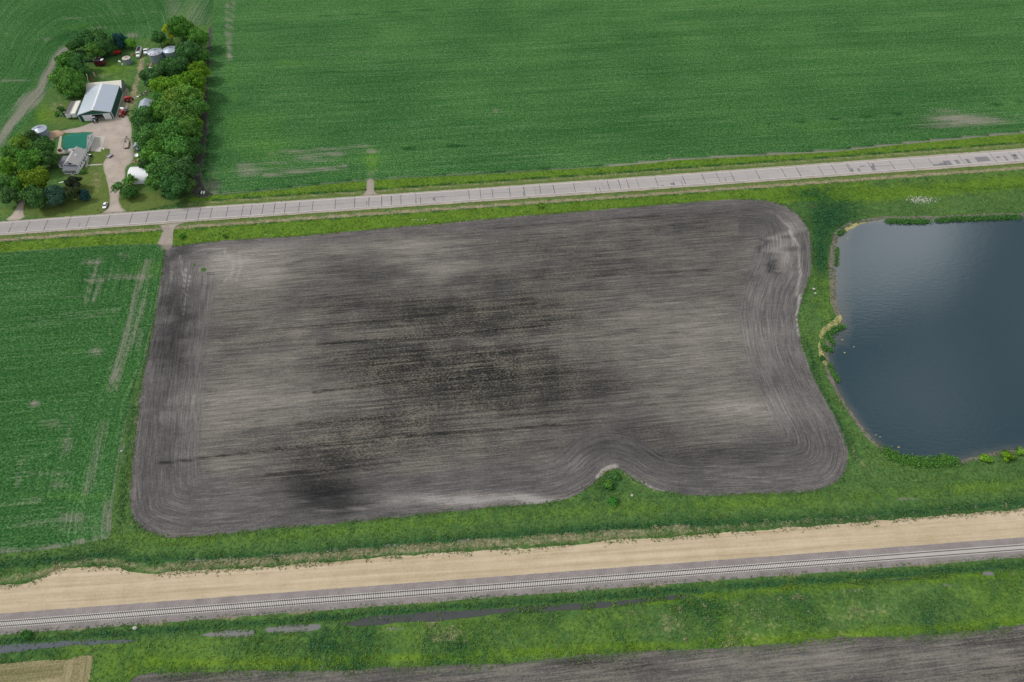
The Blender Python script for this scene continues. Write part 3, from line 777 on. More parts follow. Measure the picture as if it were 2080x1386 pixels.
# ---- farmyard grass, bare strip east of the windbreak with painted tree shade
def yard_attrs(X, Y, wp):
    px, py = topx(X, Y)
    lime = 0.25 + 0 * px; dry = 0.05 + 0 * px; dark = 0.15 + 0 * px; mud = 0 * px; lawn = 0 * px
    lawn += 0.95 * np.clip(blob(px, py, 190, 385, 60, 60) + blob(px, py, 300, 410, 70, 25) + blob(px, py, 120, 430, 140, 14) + blob(px, py, 205, 318, 20, 16) + 0.7 * blob(px, py, 130, 235, 40, 35), 0, 1)
    dry += 0.45 * (blob(px, py, 196, 365, 14, 30) + blob(px, py, 205, 155, 30, 6) + blob(px, py, 286, 140, 8, 20) + blob(px, py, 275, 200, 10, 30) + blob(px, py, 255, 240, 30, 8) + blob(px, py, 118, 218, 22, 16))
    dry += 0.5 * stroke(px, py, [(292,110),(284,150),(270,190),(262,225)], 6)
    dark += 0.5 * (blob(px, py, 210, 110, 60, 18) + blob(px, py, 60, 240, 20, 20) + blob(px, py, 130, 270, 10, 10))
    lime += 0.5 * (blob(px, py, 230, 140, 40, 14) + blob(px, py, 90, 235, 30, 20))
    mud += 0.3 * blob(px, py, 160, 262, 30, 8)
    return {"A": np.stack([lime, dry, dark], 1), "B": np.stack([mud, mud * 0, lawn], 1)}
o = sheet("farmyard_grass", YARD, 0.08, M_grass, step=2.0, jag=0.6, attrs=yard_attrs)
tag(o, "mown and rough grass of the farmyard")
M_shaded_dirt = gravel_material("shaded_dirt", (0.030, 0.030, 0.031), (0.095, 0.088, 0.084), 1.4)  # bare soil colour with the windbreak's shade painted into it
o = sheet("shaded_soil_strip", SOIL_SHADE_STRIP, 0.11, M_shaded_dirt, step=2.5, jag=0.9)
tag(o, "bare soil strip beside the windbreak trees, darkened with painted tree shade")

# ---- gravel drives, pads
M_gravel = gravel_material("gravel", (0.25, 0.215, 0.185), (0.47, 0.40, 0.345), 1.5, veg=True)
def drv_attrs(X, Y, wp):
    px, py = topx(X, Y); d = dist_world(X, Y, wp)
    a = 0.5 * np.exp(-(d / 1.5) ** 2) * (py > 235) + 0.55 * np.clip((238 - py) / 20, 0, 1) + 0.4 * blob(px, py, 232, 250, 30, 8) + 0.35 * blob(px, py, 262, 310, 8, 20)
    b_ = 0.35 * blob(px, py, 240, 290, 14, 10) + 0.45 * blob(px, py, 205, 245, 20, 5) + 0.7 * np.clip((py - 422) / 14, 0, 1) * (px > 150) * (px < 270)
    return {"A": np.stack([a, b_, 0 * a], 1)}
tag(sheet("farm_driveway", DRIVE, 0.12, M_gravel, step=1.5, jag=0.35, attrs=drv_attrs), "pale gravel drive and yard of the farm")
tag(sheet("side_driveway", DRIVE_W, 0.12, M_gravel, step=1.5, jag=0.3, attrs=drv_attrs), "narrow gravel track at the left tree group")
M_gravel2 = gravel_material("field_access_gravel", (0.19, 0.165, 0.14), (0.38, 0.33, 0.28), 1.3, veg=True)
def acc_attrs(X, Y, wp):
    px, py = topx(X, Y); d = dist_world(X, Y, wp)
    a = 0.5 * np.exp(-(d / 1.2) ** 2) + 0.35 * blob(px, py, 752, 378, 3, 14)
    b_ = 0.6 * np.clip((py - 486) / 14, 0, 1)
    return {"A": np.stack([a, b_, 0 * a], 1)}
tag(sheet("field_entrance", DRIVE_S, 0.11, M_gravel2, step=1.2, jag=0.5, attrs=acc_attrs), "gravel entrance from the road to the ploughed field")
tag(sheet("field_entrance", DRIVE_N, 0.11, M_gravel2, step=1.2, jag=0.3, attrs=acc_attrs), "gravel entrance from the road to the wide green field")
M_conc = plain("concrete", (0.40, 0.38, 0.34), 0.85, 0.10, scale=0.6)
M_conc2 = plain("old_concrete", (0.36, 0.33, 0.28), 0.85, 0.15, scale=0.6)
def slab_solid(name, pxpoly, z0, z1, mat, parent=None):
    w = world_poly(pxpoly)
    if sum(w[i][0]*w[(i+1)%len(w)][1]-w[(i+1)%len(w)][0]*w[i][1] for i in range(len(w))) < 0: w = w[::-1]
    m = MB(); m.prism(w, 'z', z0, z1)
    return m.build(name, mat, parent)
pad = bpy.data.objects.new("concrete_pad", None); link(pad); tag(pad, "pale concrete pad in front of the garage doors", kind='structure')
pa, pb, pc, pd = [Vector(at(*q)) for q in PAD]    # SW, SE, NE, NW
for i in range(3):
    for j in range(2):
        def P(u, v): return (pa.lerp(pb, u)).lerp(pd.lerp(pc, u), v)
        u0, u1, v0, v1 = j / 2, (j + 1) / 2 - 0.006, i / 3, (i + 1) / 3 - 0.005
        m = MB(); m.prism([tuple(P(u0, v0)), tuple(P(u1, v0)), tuple(P(u1, v1)), tuple(P(u0, v1))], 'z', 0.05, 0.17)
        m.build("concrete_panel", M_conc, pad)
o = slab_solid("patio", PATIO, 0.05, 0.15, M_conc2); tag(o, "curved concrete walk west of the garage", kind='structure')
o = slab_solid("garden_path", [(177,337.5),(208,335.6),(208,333.6),(177,335.3)], 0.05, 0.16, M_conc); tag(o, "narrow concrete path from house to drive", kind='structure')
o = slab_solid("house_walk", [(173.5,340),(177,341),(183.5,314),(180,312)], 0.05, 0.15, M_conc2); tag(o, "concrete walk along the east side of the house", kind='structure')

# ---- stubble patch, haul road
M_stub = NT("stubble", 0.95, 0.1)
_f = M_stub.noise(M_stub.pos(), 1.4, 3, 0.7); _r, _v, _h, _ = M_stub.attr("B")
_a = M_stub.noise(rowvec(M_stub, _v, 0.30, 0.01), 1.0, 2); _b = M_stub.noise(rowvec(M_stub, _v, 2.0, 0.05), 1.0, 2)
_t = M_stub.add(M_stub.mul(_f, 0.4), M_stub.mul(_a, 0.4), M_stub.mul(_b, 0.2))
M_stub.bump(_f, 0.5, 0.2)
M_stubble = M_stub.col(M_stub.ramp(_t, [(0.32, (0.075, 0.085, 0.030)), (0.45, (0.16, 0.145, 0.07)), (0.6, (0.30, 0.26, 0.15)), (0.75, (0.38, 0.33, 0.21))]))
def stub_attrs(X, Y, wp):
    px, py = topx(X, Y)
    v = np.where(px > 138 + (py - 1335) * -0.2, X * 0.98 + Y * 0.2, rowv(X, Y))
    return {"B": np.stack([0 * X, v, 0 * X], 1)}
tag(sheet("stubble_patch", STUBBLE, 0.05, M_stubble, step=1.0, jag=0.3, smooth=0, attrs=stub_attrs, view=(-260, 100, 0, 80)), "straw coloured stubble patch in the bottom left corner")
M_sand = gravel_material("haul_road_sand", (0.345, 0.270, 0.172), (0.50, 0.412, 0.292), 1.2, streak=True, amp=0.30)
tag(sheet("haul_road", SAND, 0.10, M_sand, step=3.0, jag=0.9, estep=0.6), "wide tan sand haul road beside the railway")

# ------------------------------------------------------------------ railway
M_ballast = NT("ballast", 0.95, 0.15)
_p2 = M_ballast.pos(); _d, _c = M_ballast.voro(_p2, 3.2); _g = M_ballast.noise(_p2, 0.2, 3)
_n = M_ballast.noise(_p2, 4.0, 2, 0.8)
M_ballast.bump(_d, 0.7, 0.08)
M_BAL = M_ballast.col(M_ballast.ramp(M_ballast.add(M_ballast.mul(_n, 0.7), M_ballast.mul(_g, 0.3)), [(0.3, (0.122, 0.110, 0.107)), (0.5, (0.215, 0.193, 0.186)), (0.7, (0.33, 0.30, 0.288))]))
RA = Vector(at(0, 1268.0, 0.55)); RB = Vector(at(2080, 1111.7, 0.55))
RD = (RB - RA).normalized(); RN = Vector((-RD.y, RD.x))
def railp(s, off): q = RA + RD * s + RN * off; return q.x, q.y
L0, L1 = -150.0, (RB - RA).length + 150.0
# ballast bed: trapezoid with a sloping shoulder either side
ss = np.arange(L0, L1, 1.0); prof = [(-3.4, 0.02), (-2.75, 0.22), (-1.9, 0.47), (1.9, 0.47), (2.9, 0.22), (3.7, 0.10)]
bo = []
for s_ in ss:
    x_, y_ = railp(s_, 0)
    for k, (off, zz) in enumerate(prof):
        j = (vn(x_ * 1.0, k * 9.0, 1.7, 4) - 0.5) * 0.16
        q = RA + RD * s_ + RN * (off + float(j) * (1 if k in (0, 5) else 0.3)); bo.append((q.x, q.y, zz))
bo = np.array(bo); np_ = len(prof); ii = np.arange(len(ss) * np_).reshape(len(ss), np_)
q4 = np.stack([ii[:-1, :-1], ii[1:, :-1], ii[1:, 1:], ii[:-1, 1:]], -1).reshape(-1, 4)
railway = thing("railway_track", "single railway track of pale concrete sleepers on grey ballast", "railway track", (RA.x, RA.y, 0), math.atan2(RD.y, RD.x))
inv = Matrix.LocRotScale(railway.location, railway.rotation_euler, None).inverted()
bo = np.array([tuple(inv @ Vector(p)) for p in bo])
link(bpy.data.objects.new("ballast_bed", np_mesh("ballast_bed", bo, q4[:, ::-1] if False else q4, [M_BAL])), railway)
M_sleeper = plain("sleeper_concrete", (0.58, 0.56, 0.52), 0.8, 0.08)
M_rail = plain("rail_steel", (0.035, 0.028, 0.026), 0.5, 0.15, metal=0.3)
sl = MB()
sl.hexa([(-.14,-1.30,.30),(.14,-1.30,.30),(.14,1.30,.30),(-.14,1.30,.30)], [(-.115,-1.29,.56),(.115,-1.29,.56),(.115,1.29,.56),(-.115,1.29,.56)])
sme = bpy.data.meshes.new("sleeper"); sme.from_pydata(sl.v, [], sl.f); sme.materials.append(M_sleeper)
SPC = 0.61
s_near = (Vector((0, 0)) - RA).dot(RD)
allk = sorted(range(int(L0 / SPC), int(L1 / SPC)), key=lambda k: abs(k * SPC - s_near))
for k in allk[:300]:
    o = bpy.data.objects.new("sleeper", sme); o.location = (k * SPC, random.uniform(-.03, .03), random.uniform(-.01, .01)); o.rotation_euler = (0, 0, random.uniform(-.012, .012)); link(o, railway)
rest = MB()
for k in allk[300:]:
    for _ in (0,):
        b_ = len(rest.v); dy_ = random.uniform(-.03, .03)
        rest.v += [(x + k * SPC, y + dy_, z) for x, y, z in sl.v]; rest.f += [tuple(b_ + i for i in f) for f in sl.f]
o = rest.build("sleepers", M_sleeper, railway); o['kind'] = 'stuff'
for sgn in (-1, 1):
    m = MB(); y_ = sgn * 0.755
    m.prism([(y_ - .09, .565), (y_ + .09, .565), (y_ + .09, .60), (y_ + .04, .61), (y_ + .045, .71), (y_ + .06, .755), (y_ - .06, .755), (y_ - .045, .71), (y_ - .04, .61), (y_ - .09, .60)], 'x', L0, L1)
    m.build("rail", M_rail, railway)

# ------------------------------------------------------------------ concrete road
TOPL = [(-420,487),(0,453.8),(420,422.6),(810,396.6),(1210,369.3),(1610,340.3),(2080,306.8),(2600,270)]
BOTL = [(-420,507),(0,475.2),(420,445.2),(810,417.4),(1210,389.4),(1610,361.2),(2080,326.8),(2600,290)]
TOPS = [(-420,484),(0,450.8),(420,419.6),(820,392.6),(1220,365),(1620,335.6),(2080,301.5),(2600,264)]
BOTS = [(-420,512),(0,479.3),(420,449.2),(820,421.3),(1220,393.7),(1620,364.8),(2080,332),(2600,296)]
M_shoulder = gravel_material("shoulder_gravel", (0.24, 0.215, 0.18), (0.41, 0.37, 0.31), 1.8)
shp = world_poly(TOPS) + world_poly(BOTS)[::-1]
o = sheet("road_shoulder", TOPS + BOTS[::-1], 0.15, M_shoulder, step=6, jag=0.25, smooth=0, estep=0.9)
tag(o, "gravel shoulders of the concrete road")
road = bpy.data.objects.new("road", None); link(road); tag(road, "two lane concrete road with dark sealed joints crossing the view", kind='structure')
def lineat(pts, x): return np.interp(x, [p[0] for p in pts], [p[1] for p in pts])
def rp(x_top, v):
    """point across the road, v = 0 at the far edge line, 1 at the near edge line, square to the road"""
    a = Vector(at(x_top, float(lineat(TOPL, x_top))))
    t = (Vector(at(x_top + 40, float(lineat(TOPL, x_top + 40)))) - Vector(at(x_top - 40, float(lineat(TOPL, x_top - 40))))).normalized()
    n = Vector((t.y, -t.x))
    lo, hi = 4.0, 14.0
    for _ in range(18):
        mid = (lo + hi) / 2; q = a + n * mid; qx, qy = topx(q.x, q.y)
        if qy > lineat(BOTL, float(qx)): hi = mid
        else: lo = mid
    return a + n * (lo * v)
JX = [28,62,98.5,144,183,224.5,270,303,345,383,408.5,432,464,495,512.5,536,559.5,581,609.5,636.7,682,721,750,775.6,795,814.5,844.5,900,923.6,952,975,999,1034,1063,1085,1123,1164.5,1195,1221,1233,1255.5,1272,1292,1330,
 1384.8,1424.8,1454,1483,1511,1534,1551,1586,1616,1641,1660.5,1687,1720,1761.5,1805,1844.6,1883.4,1919.6,1946,1973,2009,2047,2067]
JX = [-420,-380,-345,-300,-262,-220,-180,-140,-100,-60,-15] + JX + [2100,2140,2178,2215,2260,2300,2340,2385,2430,2480,2540]
FAINT = {923.6, 1195, 1221, 1511, 1551, 1641, 1919.6, 1973, 1085, 900}
M_seal = plain("joint_sealant", (0.075, 0.073, 0.075), 0.7, 0.25, scale=0.8)
M_road = NT("road_concrete", 0.85, 0.2)
_p3 = M_road.pos(); _n1 = M_road.noise(_p3, 0.35, 4, 0.6); _n2 = M_road.noise(_p3, 4.0, 2, 0.7)
_sep = M_road.sep(_p3); _rl = M_road.add(M_road.mul(_sep[0], -ROADDIR.y), M_road.mul(_sep[1], ROADDIR.x))
_n3 = M_road.noise(M_road.comb(M_road.mul(_rl, 1.1), M_road.mul(_sep[0], 0.01)), 1.0, 2)
_or = M_road.orand()
_fc = M_road.add(0.72, M_road.mul(_n1, 0.25), M_road.mul(_n2, 0.16), M_road.mul(_n3, 0.28), M_road.mul(_or, 0.09), M_road.mul(M_road.rng(_sep[0], -320, 380), 0.24))
_fc = M_road.mul(_fc, 0.86)
M_ROAD = M_road.col(M_road.mix(1.0, (0.300, 0.280, 0.272), M_road.comb(_fc, _fc, _fc), 'MULTIPLY'))
road_base = MB()
rbp = [rp(x, -0.02) for x in JX]; rbq = [rp(x, 1.02) for x in JX]
for i in range(len(JX) - 1):
    road_base.add([(rbp[i].x, rbp[i].y, .17), (rbq[i].x, rbq[i].y, .17), (rbq[i+1].x, rbq[i+1].y, .17), (rbp[i+1].x, rbp[i+1].y, .17)], [(0,1,2,3)])
road_base.build("road_base", M_seal, road)
for i in range(len(JX) - 1):
    wj0 = 0.03 if JX[i] in FAINT else 0.13 + 0.05 * random.random(); wj1 = 0.03 if JX[i + 1] in FAINT else 0.13 + 0.05 * random.random()
    for lane in (0, 1):
        if lane == 0: va, vb = 0.0, 0.4965 - 0.006 * (random.random() < .3)
        else: va, vb = 0.5035, 1.0
        A0, A1 = rp(JX[i], va), rp(JX[i], vb); B0, B1 = rp(JX[i + 1], va), rp(JX[i + 1], vb)
        t = (B0 - A0).normalized(); j = random.uniform(-.08, .08)
        P = [A0 + t * wj0, A1 + t * (wj0 + j), B1 - t * (wj1 + j), B0 - t * wj1]
        m = MB(); m.prism([(p.x, p.y) for p in P], 'z', 0.18, 0.23); m.build("slab", M_ROAD, road)
M_line = plain("road_paint", (0.70, 0.68, 0.66), 0.7, 0.12, scale=0.4)
M_yline = plain("worn_yellow_paint", (0.50, 0.38, 0.24), 0.7, 0.2, scale=0.4)
def roadstrip(name, x0, x1, v0, v1, mat, z=0.236, n=None, wob=0.0):
    n = n or max(1, int(abs(x1 - x0) / 60)); m = MB()
    xs = [x0 + (x1 - x0) * i / n for i in range(n + 1)]
    for a, b_ in zip(xs[:-1], xs[1:]):
        q = [rp(a, v0), rp(a, v1), rp(b_, v1), rp(b_, v0)]
        m.add([(p.x, p.y, z) for p in q], [(0,1,2,3)])
    return m.build(name, mat, road)
for v0, v1 in ((-0.004, 0.018), (0.975, 1.0)):
    roadstrip("edge_line", -420, 2540, v0, v1, M_line)
for x in (190, 700, 1580, 1640): roadstrip("centre_dash", x, x + 14, 0.490, 0.51, M_yline, 0.240, 1)
M_patch = plain("asphalt_patch", (0.17, 0.165, 0.17), 0.85, 0.25, scale=0.8)
for x0_, x1_, v0, v1 in [(1884,1897,.72,.90),(1897,1908,.64,.93),(1907,1921,.45,.93),(1930,1938,.45,.85),(1952,1959,.42,.90),(1973,1999,.32,.80),(1718,1724,.55,.85),(1762,1768,.45,.9),(1766,1771,.2,.5),(2015,2022,.4,.6),(2030,2034,.4,.9),(2048,2056,.3,.8),
    (1060,1064,.55,.98),(1355,1364,.70,.92),(1740,1752,.35,.45),(1335,1342,.85,.93),(2052,2060,.35,.45),(878,883,.55,.75),(1732,1737,.6,.9)]:
    roadstrip("asphalt_patch", x0_, x1_, v0, v1, M_patch, 0.2385, 1)
for x0_, x1_, v in [(590,632,.49),(636,682,.50),(682,722,.49),(560,581,.52),(466,512,.5),(878,906,.47),(345,380,.5),(1424,1452,.5),(400,424,.5),(980,1034,.5),(1761,1804,.52)]:
    roadstrip("crack", x0_, x1_, v - .008, v + .008, M_seal, 0.2425, 2)
for x_, v0, v1 in [(168,.55,.95),(853,.35,.95),(1205,.6,1),(1213,.65,1),(1466,.55,.95),(1482,.5,.95),(1362,.6,1),(1378,.6,1),(745,.4,.8),(1716,.1,.9),(1095,.0,.9),(882,.5,.9)]:
    roadstrip("crack", x_, x_ + 1.1, v0, v1, M_seal, 0.2425, 1)

# ------------------------------------------------------------------ pond and ditch
M_mud = gravel_material("shore_mud", (0.085, 0.075, 0.066), (0.21, 0.185, 0.155), 1.6)
PW = chaikin(world_poly(POND), 2)
def offset_poly(poly, d):
    n = len(poly); out = []
    ar = sum(poly[i][0]*poly[(i+1)%n][1]-poly[(i+1)%n][0]*poly[i][1] for i in range(n)); sg = 1 if ar > 0 else -1
    for i in range(n):
        a = Vector(poly[i-1]); c = Vector(poly[(i+1)%n]); t = (c - a).normalized(); nn = Vector((t.y, -t.x)) * sg
        px, py = topx(poly[i][0], poly[i][1]); dd = d(float(px), float(py)) if callable(d) else d
        p = Vector(poly[i]) + nn * dd; out.append((p.x, p.y))
    return out
def shore_w(px, py):
    if px < 1712 and 470 < py < 620: return 2.8
    if py < 480: return 2.2
    if px < 1720 and py < 780: return 2.4
    return 1.5
shore_px = [tuple(float(c) for c in topx(*p)) for p in offset_poly(PW, shore_w)]
tag(sheet("pond_shore", shore_px, 0.06, M_mud, step=6, jag=0.8, smooth=0, estep=0.8), "muddy shore round the pond")
M_water = water_material("pond_water", (0.014, 0.037, 0.050))
def pond_attrs(X, Y, wp):
    d = dist_world(X, Y, wp); px, py = topx(X, Y)
    w = np.where((px < 1730) & (py < 700), 5.0, 1.8) + 2 * (fbm(X, Y, 12, 33, 3) - .5)
    s_ = 0.6 * np.exp(-(d / w) ** 1.5)
    return {"A": np.stack([s_, s_ * 0, s_ * 0], 1)}
tag(sheet("pond_water", POND, 0.10, M_water, step=2.5, jag=0.6, attrs=pond_attrs, smooth=2), "dark blue rippled pond water at the right")
M_ditch = water_material("ditch_water", (0.036, 0.041, 0.043), amp=0.3)
M_ditch_blue = water_material("open_ditch_water", (0.075, 0.092, 0.115), amp=0.3)
M_ditch_pale = water_material("shallow_ditch_water", (0.17, 0.168, 0.165), 0.25, 0.3)
DL = ["dark blue water in the ditch at the bottom left edge", "pale shallow pool in the ditch below the railway, left of the weeds", "grey pool in the ditch just left of the long dark pool", "long dark pool in the middle of the ditch",
      "weedy murky water right of the long dark pool", "small grey pool far right in the ditch, larger one", "small grey puddle in the ditch near the right edge", "tiny grey puddle in the right ditch", "thin murky water line in the right part of the ditch"]
for poly, lab, mt in zip(DITCH, DL, [M_ditch_blue, M_ditch_pale, M_ditch_pale, M_ditch, M_ditch, M_ditch_pale, M_ditch_pale, M_ditch_pale, M_ditch]):
    tag(sheet("ditch_water", poly, 0.05, mt, step=3, jag=0.5, smooth=1, estep=0.5, attrs=pond_attrs if False else (lambda X, Y, wp: {"A": np.stack([0.3 * np.exp(-(dist_world(X, Y, wp) / .8) ** 2), 0 * X, 0 * X], 1)})), lab)
M_algae = gravel_material("algae_mat", (0.17, 0.17, 0.06), (0.40, 0.36, 0.17), 1.6)
for poly, lab in [([(1668,692),(1664,680),(1672,666),(1690,652),(1704,638),(1710,644),(1706,655),(1690,668),(1676,680)], "yellow algae mat on the small spit at the west shore"),
                  ([(1712,468),(1722,459),(1740,453),(1765,450),(1762,454),(1742,458),(1726,466),(1718,474),(1706,480)], "pale algae fringe in the pond's upper left corner"),
                  ([(1717,484),(1722,482.5),(1726,484),(1722,485.5)], "small pale algae patch floating near the upper left corner"),
                  ([(1661,700),(1665,690),(1668,704),(1672,722),(1680,742),(1676,744),(1666,724)], "thin line of algae along the west shore")]:
    tag(sheet("algae_mat", poly, 0.13, M_algae, step=2, jag=0.9, smooth=1, kind=None, estep=0.5), lab, "algae")

for x_, y_, lb in [(1710,691,"tiny algae fleck off the spit, upper"),(1715,717,"algae fleck in the water off the west shore, larger low one"),(1734,705,"algae fleck farthest out off the west shore"),(1779,884,"small algae fleck near the lower west shore, upper one"),(1787,888,"yellow algae fleck by the lower west shore"),(1825,909,"algae fleck above the lower reeds")]:
    r_ = 2.4
    tag(sheet("algae_fleck", [(x_ - r_, y_), (x_, y_ - r_ * .6), (x_ + r_ * 1.2, y_ - .3), (x_ + .5, y_ + r_ * .6)], 0.13, M_algae, step=1, jag=0.5, smooth=1, kind=None, estep=0.3), lb, "algae")
# ------------------------------------------------------------------ vegetation
M_leaf = leaf_material("leaves")
M_bark = plain("bark", (0.085, 0.065, 0.050), 0.9, 0.25)
def leaf_cloud(C, N, size, aspect=1.0, jit=0.6, r=rng):
    """quads at C facing N, returns verts (n*4,3)"""
    n = len(C)
    N = N + r.normal(0, jit, (n, 3)); N /= np.linalg.norm(N, axis=1)[:, None]
    R = r.normal(0, 1, (n, 3)); T = np.cross(N, R); T /= np.linalg.norm(T, axis=1)[:, None]; B = np.cross(N, T)
    s = (size * r.uniform(0.6, 1.3, n))[:, None]
    q = np.stack([C - T * s - B * s * 0.35, C + T * s * 0.1 - B * s * 0.75 * aspect, C + T * s + B * s * 0.3, C - T * s * 0.1 + B * s * 0.8 * aspect], 1)
    return q.reshape(-1, 3)
ICO = None
def ico_pts(n=60):
    i = np.arange(n) + 0.5; ph = np.arccos(1 - 2 * i / n); th = math.pi * (1 + 5 ** 0.5) * i
    return np.stack([np.cos(th) * np.sin(ph), np.sin(th) * np.sin(ph), np.cos(ph)], 1)
TREE_COL = {
 'dark': ((0.0371, 0.101, 0.0283), (0.0789, 0.1857, 0.0484)), 'mid': ((0.0482, 0.1381, 0.0293), (0.1204, 0.2721, 0.0503)), 'light': ((0.0728, 0.1826, 0.0261), (0.1929, 0.3445, 0.0447)),
 'yg': ((0.062, 0.140, 0.012), (0.190, 0.340, 0.030)), 'yellow': ((0.20, 0.28, 0.012), (0.44, 0.54, 0.03)), 'brown': ((0.0253, 0.0437, 0.023), (0.0598, 0.0759, 0.0391)),
 'spruce': ((0.0144, 0.0504, 0.0408), (0.036, 0.102, 0.084)), 'bright': ((0.035, 0.170, 0.030), (0.075, 0.300, 0.060)), 'grey': ((0.0312, 0.0688, 0.0438), (0.0688, 0.125, 0.075))}
def tree(px, py, rpx, kind, label, zc=None, group=None, shape='round', name='tree', cat='tree', dens=1.0, leaf=None, flat=0.85):
    sc = FPX / (CP * at(px, py)[1] + SP * CAMH)
    R = rpx / sc * ((1.24 if group == WB and py > 150 else 1.06 if group == WB else 1.13) if shape == 'round' else 1.0)
    zc = zc if zc is not None else max(R * 0.80, min(8.0, R * 0.98))
    X, Y = at(px, py, zc)
    r = np.random.default_rng(int(px * 31 + py * 7))
    root = thing(name, label, cat, (X, Y, 0.05), 0, group)
    c0, c1 = TREE_COL[kind]; c0 = np.array(c0); c1 = np.array(c1)
    vr = np.array([r.uniform(.85, 1.08), r.uniform(.88, 1.14), r.uniform(.8, 1.2)]); c0 = c0 * vr; c1 = c1 * vr
    Cs, Ns, Fs = [], [], []
    core = []
    if shape == 'cone':
        h = zc * 1.75; n = int(260 * R * R * dens * 0.6) + 500
        u = r.uniform(0, 1, n) ** 0.8; z = 0.4 + (h - 0.4) * (1 - u); rad = R * u * r.uniform(0.55, 1.05, n) * (1 + 0.18 * np.sin(z * 5))
        th = r.uniform(0, 2 * math.pi, n)
        C = np.stack([rad * np.cos(th), rad * np.sin(th), z], 1); N = np.stack([np.cos(th), np.sin(th), np.full(n, .6)], 1)
        ang_n = 0.62 + 0.5 * vn(th * 2.2 + 50, z * 0.9 + 50, 1.0, 12)
        C[:, 0] *= ang_n; C[:, 1] *= ang_n; C += r.normal(0, 0.16, C.shape)
        Cs.append(C); Ns.append(N); Fs.append(r.uniform(0, 1, n))
    elif shape == 'spiky':
        # open crown of separate upswept boughs
        for k in range(34):
            th = r.uniform(0, 2 * math.pi); el = r.uniform(0.15, 1.3); L = R * r.uniform(0.7, 1.25) * (1 if el < 1 else .7)
            m = 55; t = r.uniform(0.25, 1, m)
            d = np.array([math.cos(th) * math.cos(el), math.sin(th) * math.cos(el), math.sin(el)])
            C = d[None] * (L * t)[:, None] + np.array([0, 0, zc - R * 0.45]) + r.normal(0, 0.28, (m, 3)); C[:, 2] -= (t ** 3) * L * 0.18
            N = np.tile(np.array([0, 0, 1.0]), (m, 1)) + d * .5
            Cs.append(C); Ns.append(N); Fs.append(np.full(m, r.uniform(0, 1)) * .6 + r.uniform(0, .4, m))
    else:
        nl = int(14 + R * 2.4) if shape != 'bush' else 7
        for k in range(nl):
            d = r.normal(0, 1, 3); d /= np.linalg.norm(d)
            if d[2] < -0.75: d[2] *= -0.5
            rr = R * r.uniform(0.30, 0.78) if k else 0.2 * R
            c = np.array([d[0] * rr, d[1] * rr, zc + d[2] * rr * flat])
            lr = R * r.uniform(0.24, 0.44)
            if k == 0: lr = R * 0.62
            n = int((70 + 24 * lr * lr) * dens)
            q = r.normal(0, 1, (n, 3)); q /= np.linalg.norm(q, axis=1)[:, None]; q[:, 2] = np.where(q[:, 2] < -0.3, -q[:, 2], q[:, 2])
            bulge = 1 + 0.22 * np.sin(q[:, 0] * 5 + k) * np.cos(q[:, 1] * 6 + 2 * k)
            rad = lr * bulge * r.uniform(0.80, 1.10, n)
            C = c + q * rad[:, None] * np.array([1, 1, flat])
            lob = r.uniform(0, 1)
            Cs.append(C); Ns.append(q.copy()); Fs.append(np.clip(lob * 0.55 + r.uniform(0, 0.6, n), 0, 1))
            if dens > .5: core.append((c, lr * 0.86))
    C = np.vstack(Cs); N = np.vstack(Ns); F = np.concatenate(Fs)
    size = (leaf or (0.30 + 0.022 * R * 1.0))
    V = leaf_cloud(C, N, np.full(len(C), size), 1.0, 0.55, r)
    colr = c0 + (c1 - c0) * F[:, None]
    colr = np.repeat(colr, 4, 0)
    Q = np.arange(len(V)).reshape(-1, 4)
    # inner mass of each bough cluster so the crown is not see-through
    P = ico_pts(42)
    tri = []
    vs = [V]; cs = [colr]; base = len(V); qs = [Q]
    nr, ns = 6, 9
    for c, lr in core:
        g = []
        for a in range(nr + 1):
            for b_ in range(ns):
                ph = math.pi * a / nr; th = 2 * math.pi * b_ / ns
                rr = lr * (0.9 + 0.2 * random.random())
                g.append((c[0] + rr * math.sin(ph) * math.cos(th), c[1] + rr * math.sin(ph) * math.sin(th), c[2] + rr * flat * math.cos(ph)))
        vs.append(np.array(g)); cs.append(np.tile((c0 * .6 + c1 * .4), (len(g), 1)))
        ii = np.arange((nr + 1) * ns).reshape(nr + 1, ns); jj = np.roll(ii, -1, 1)
        qs.append(base + np.stack([ii[:-1], jj[:-1], jj[1:], ii[1:]], -1).reshape(-1, 4)); base += len(g)
    V = np.vstack(vs); V[:, 2] = np.maximum(V[:, 2], 0.15)
    me = np_mesh("crown", V, np.vstack(qs), [M_leaf], {"col": np.vstack(cs)})
    link(bpy.data.objects.new("crown", me), root)
    t = MB(); tr = 0.05 * R + 0.12
    t.tube((0, 0, -0.05), (0, 0, zc * 0.8), tr, tr * 0.6, 8)
    for k in range(3):
        a = 2.1 * k; t.tube((0, 0, zc * 0.45), (math.cos(a) * R * .45, math.sin(a) * R * .45, zc * 1.0), tr * .5, tr * .2, 6)
    t.build("trunk", M_bark, root)
    return root

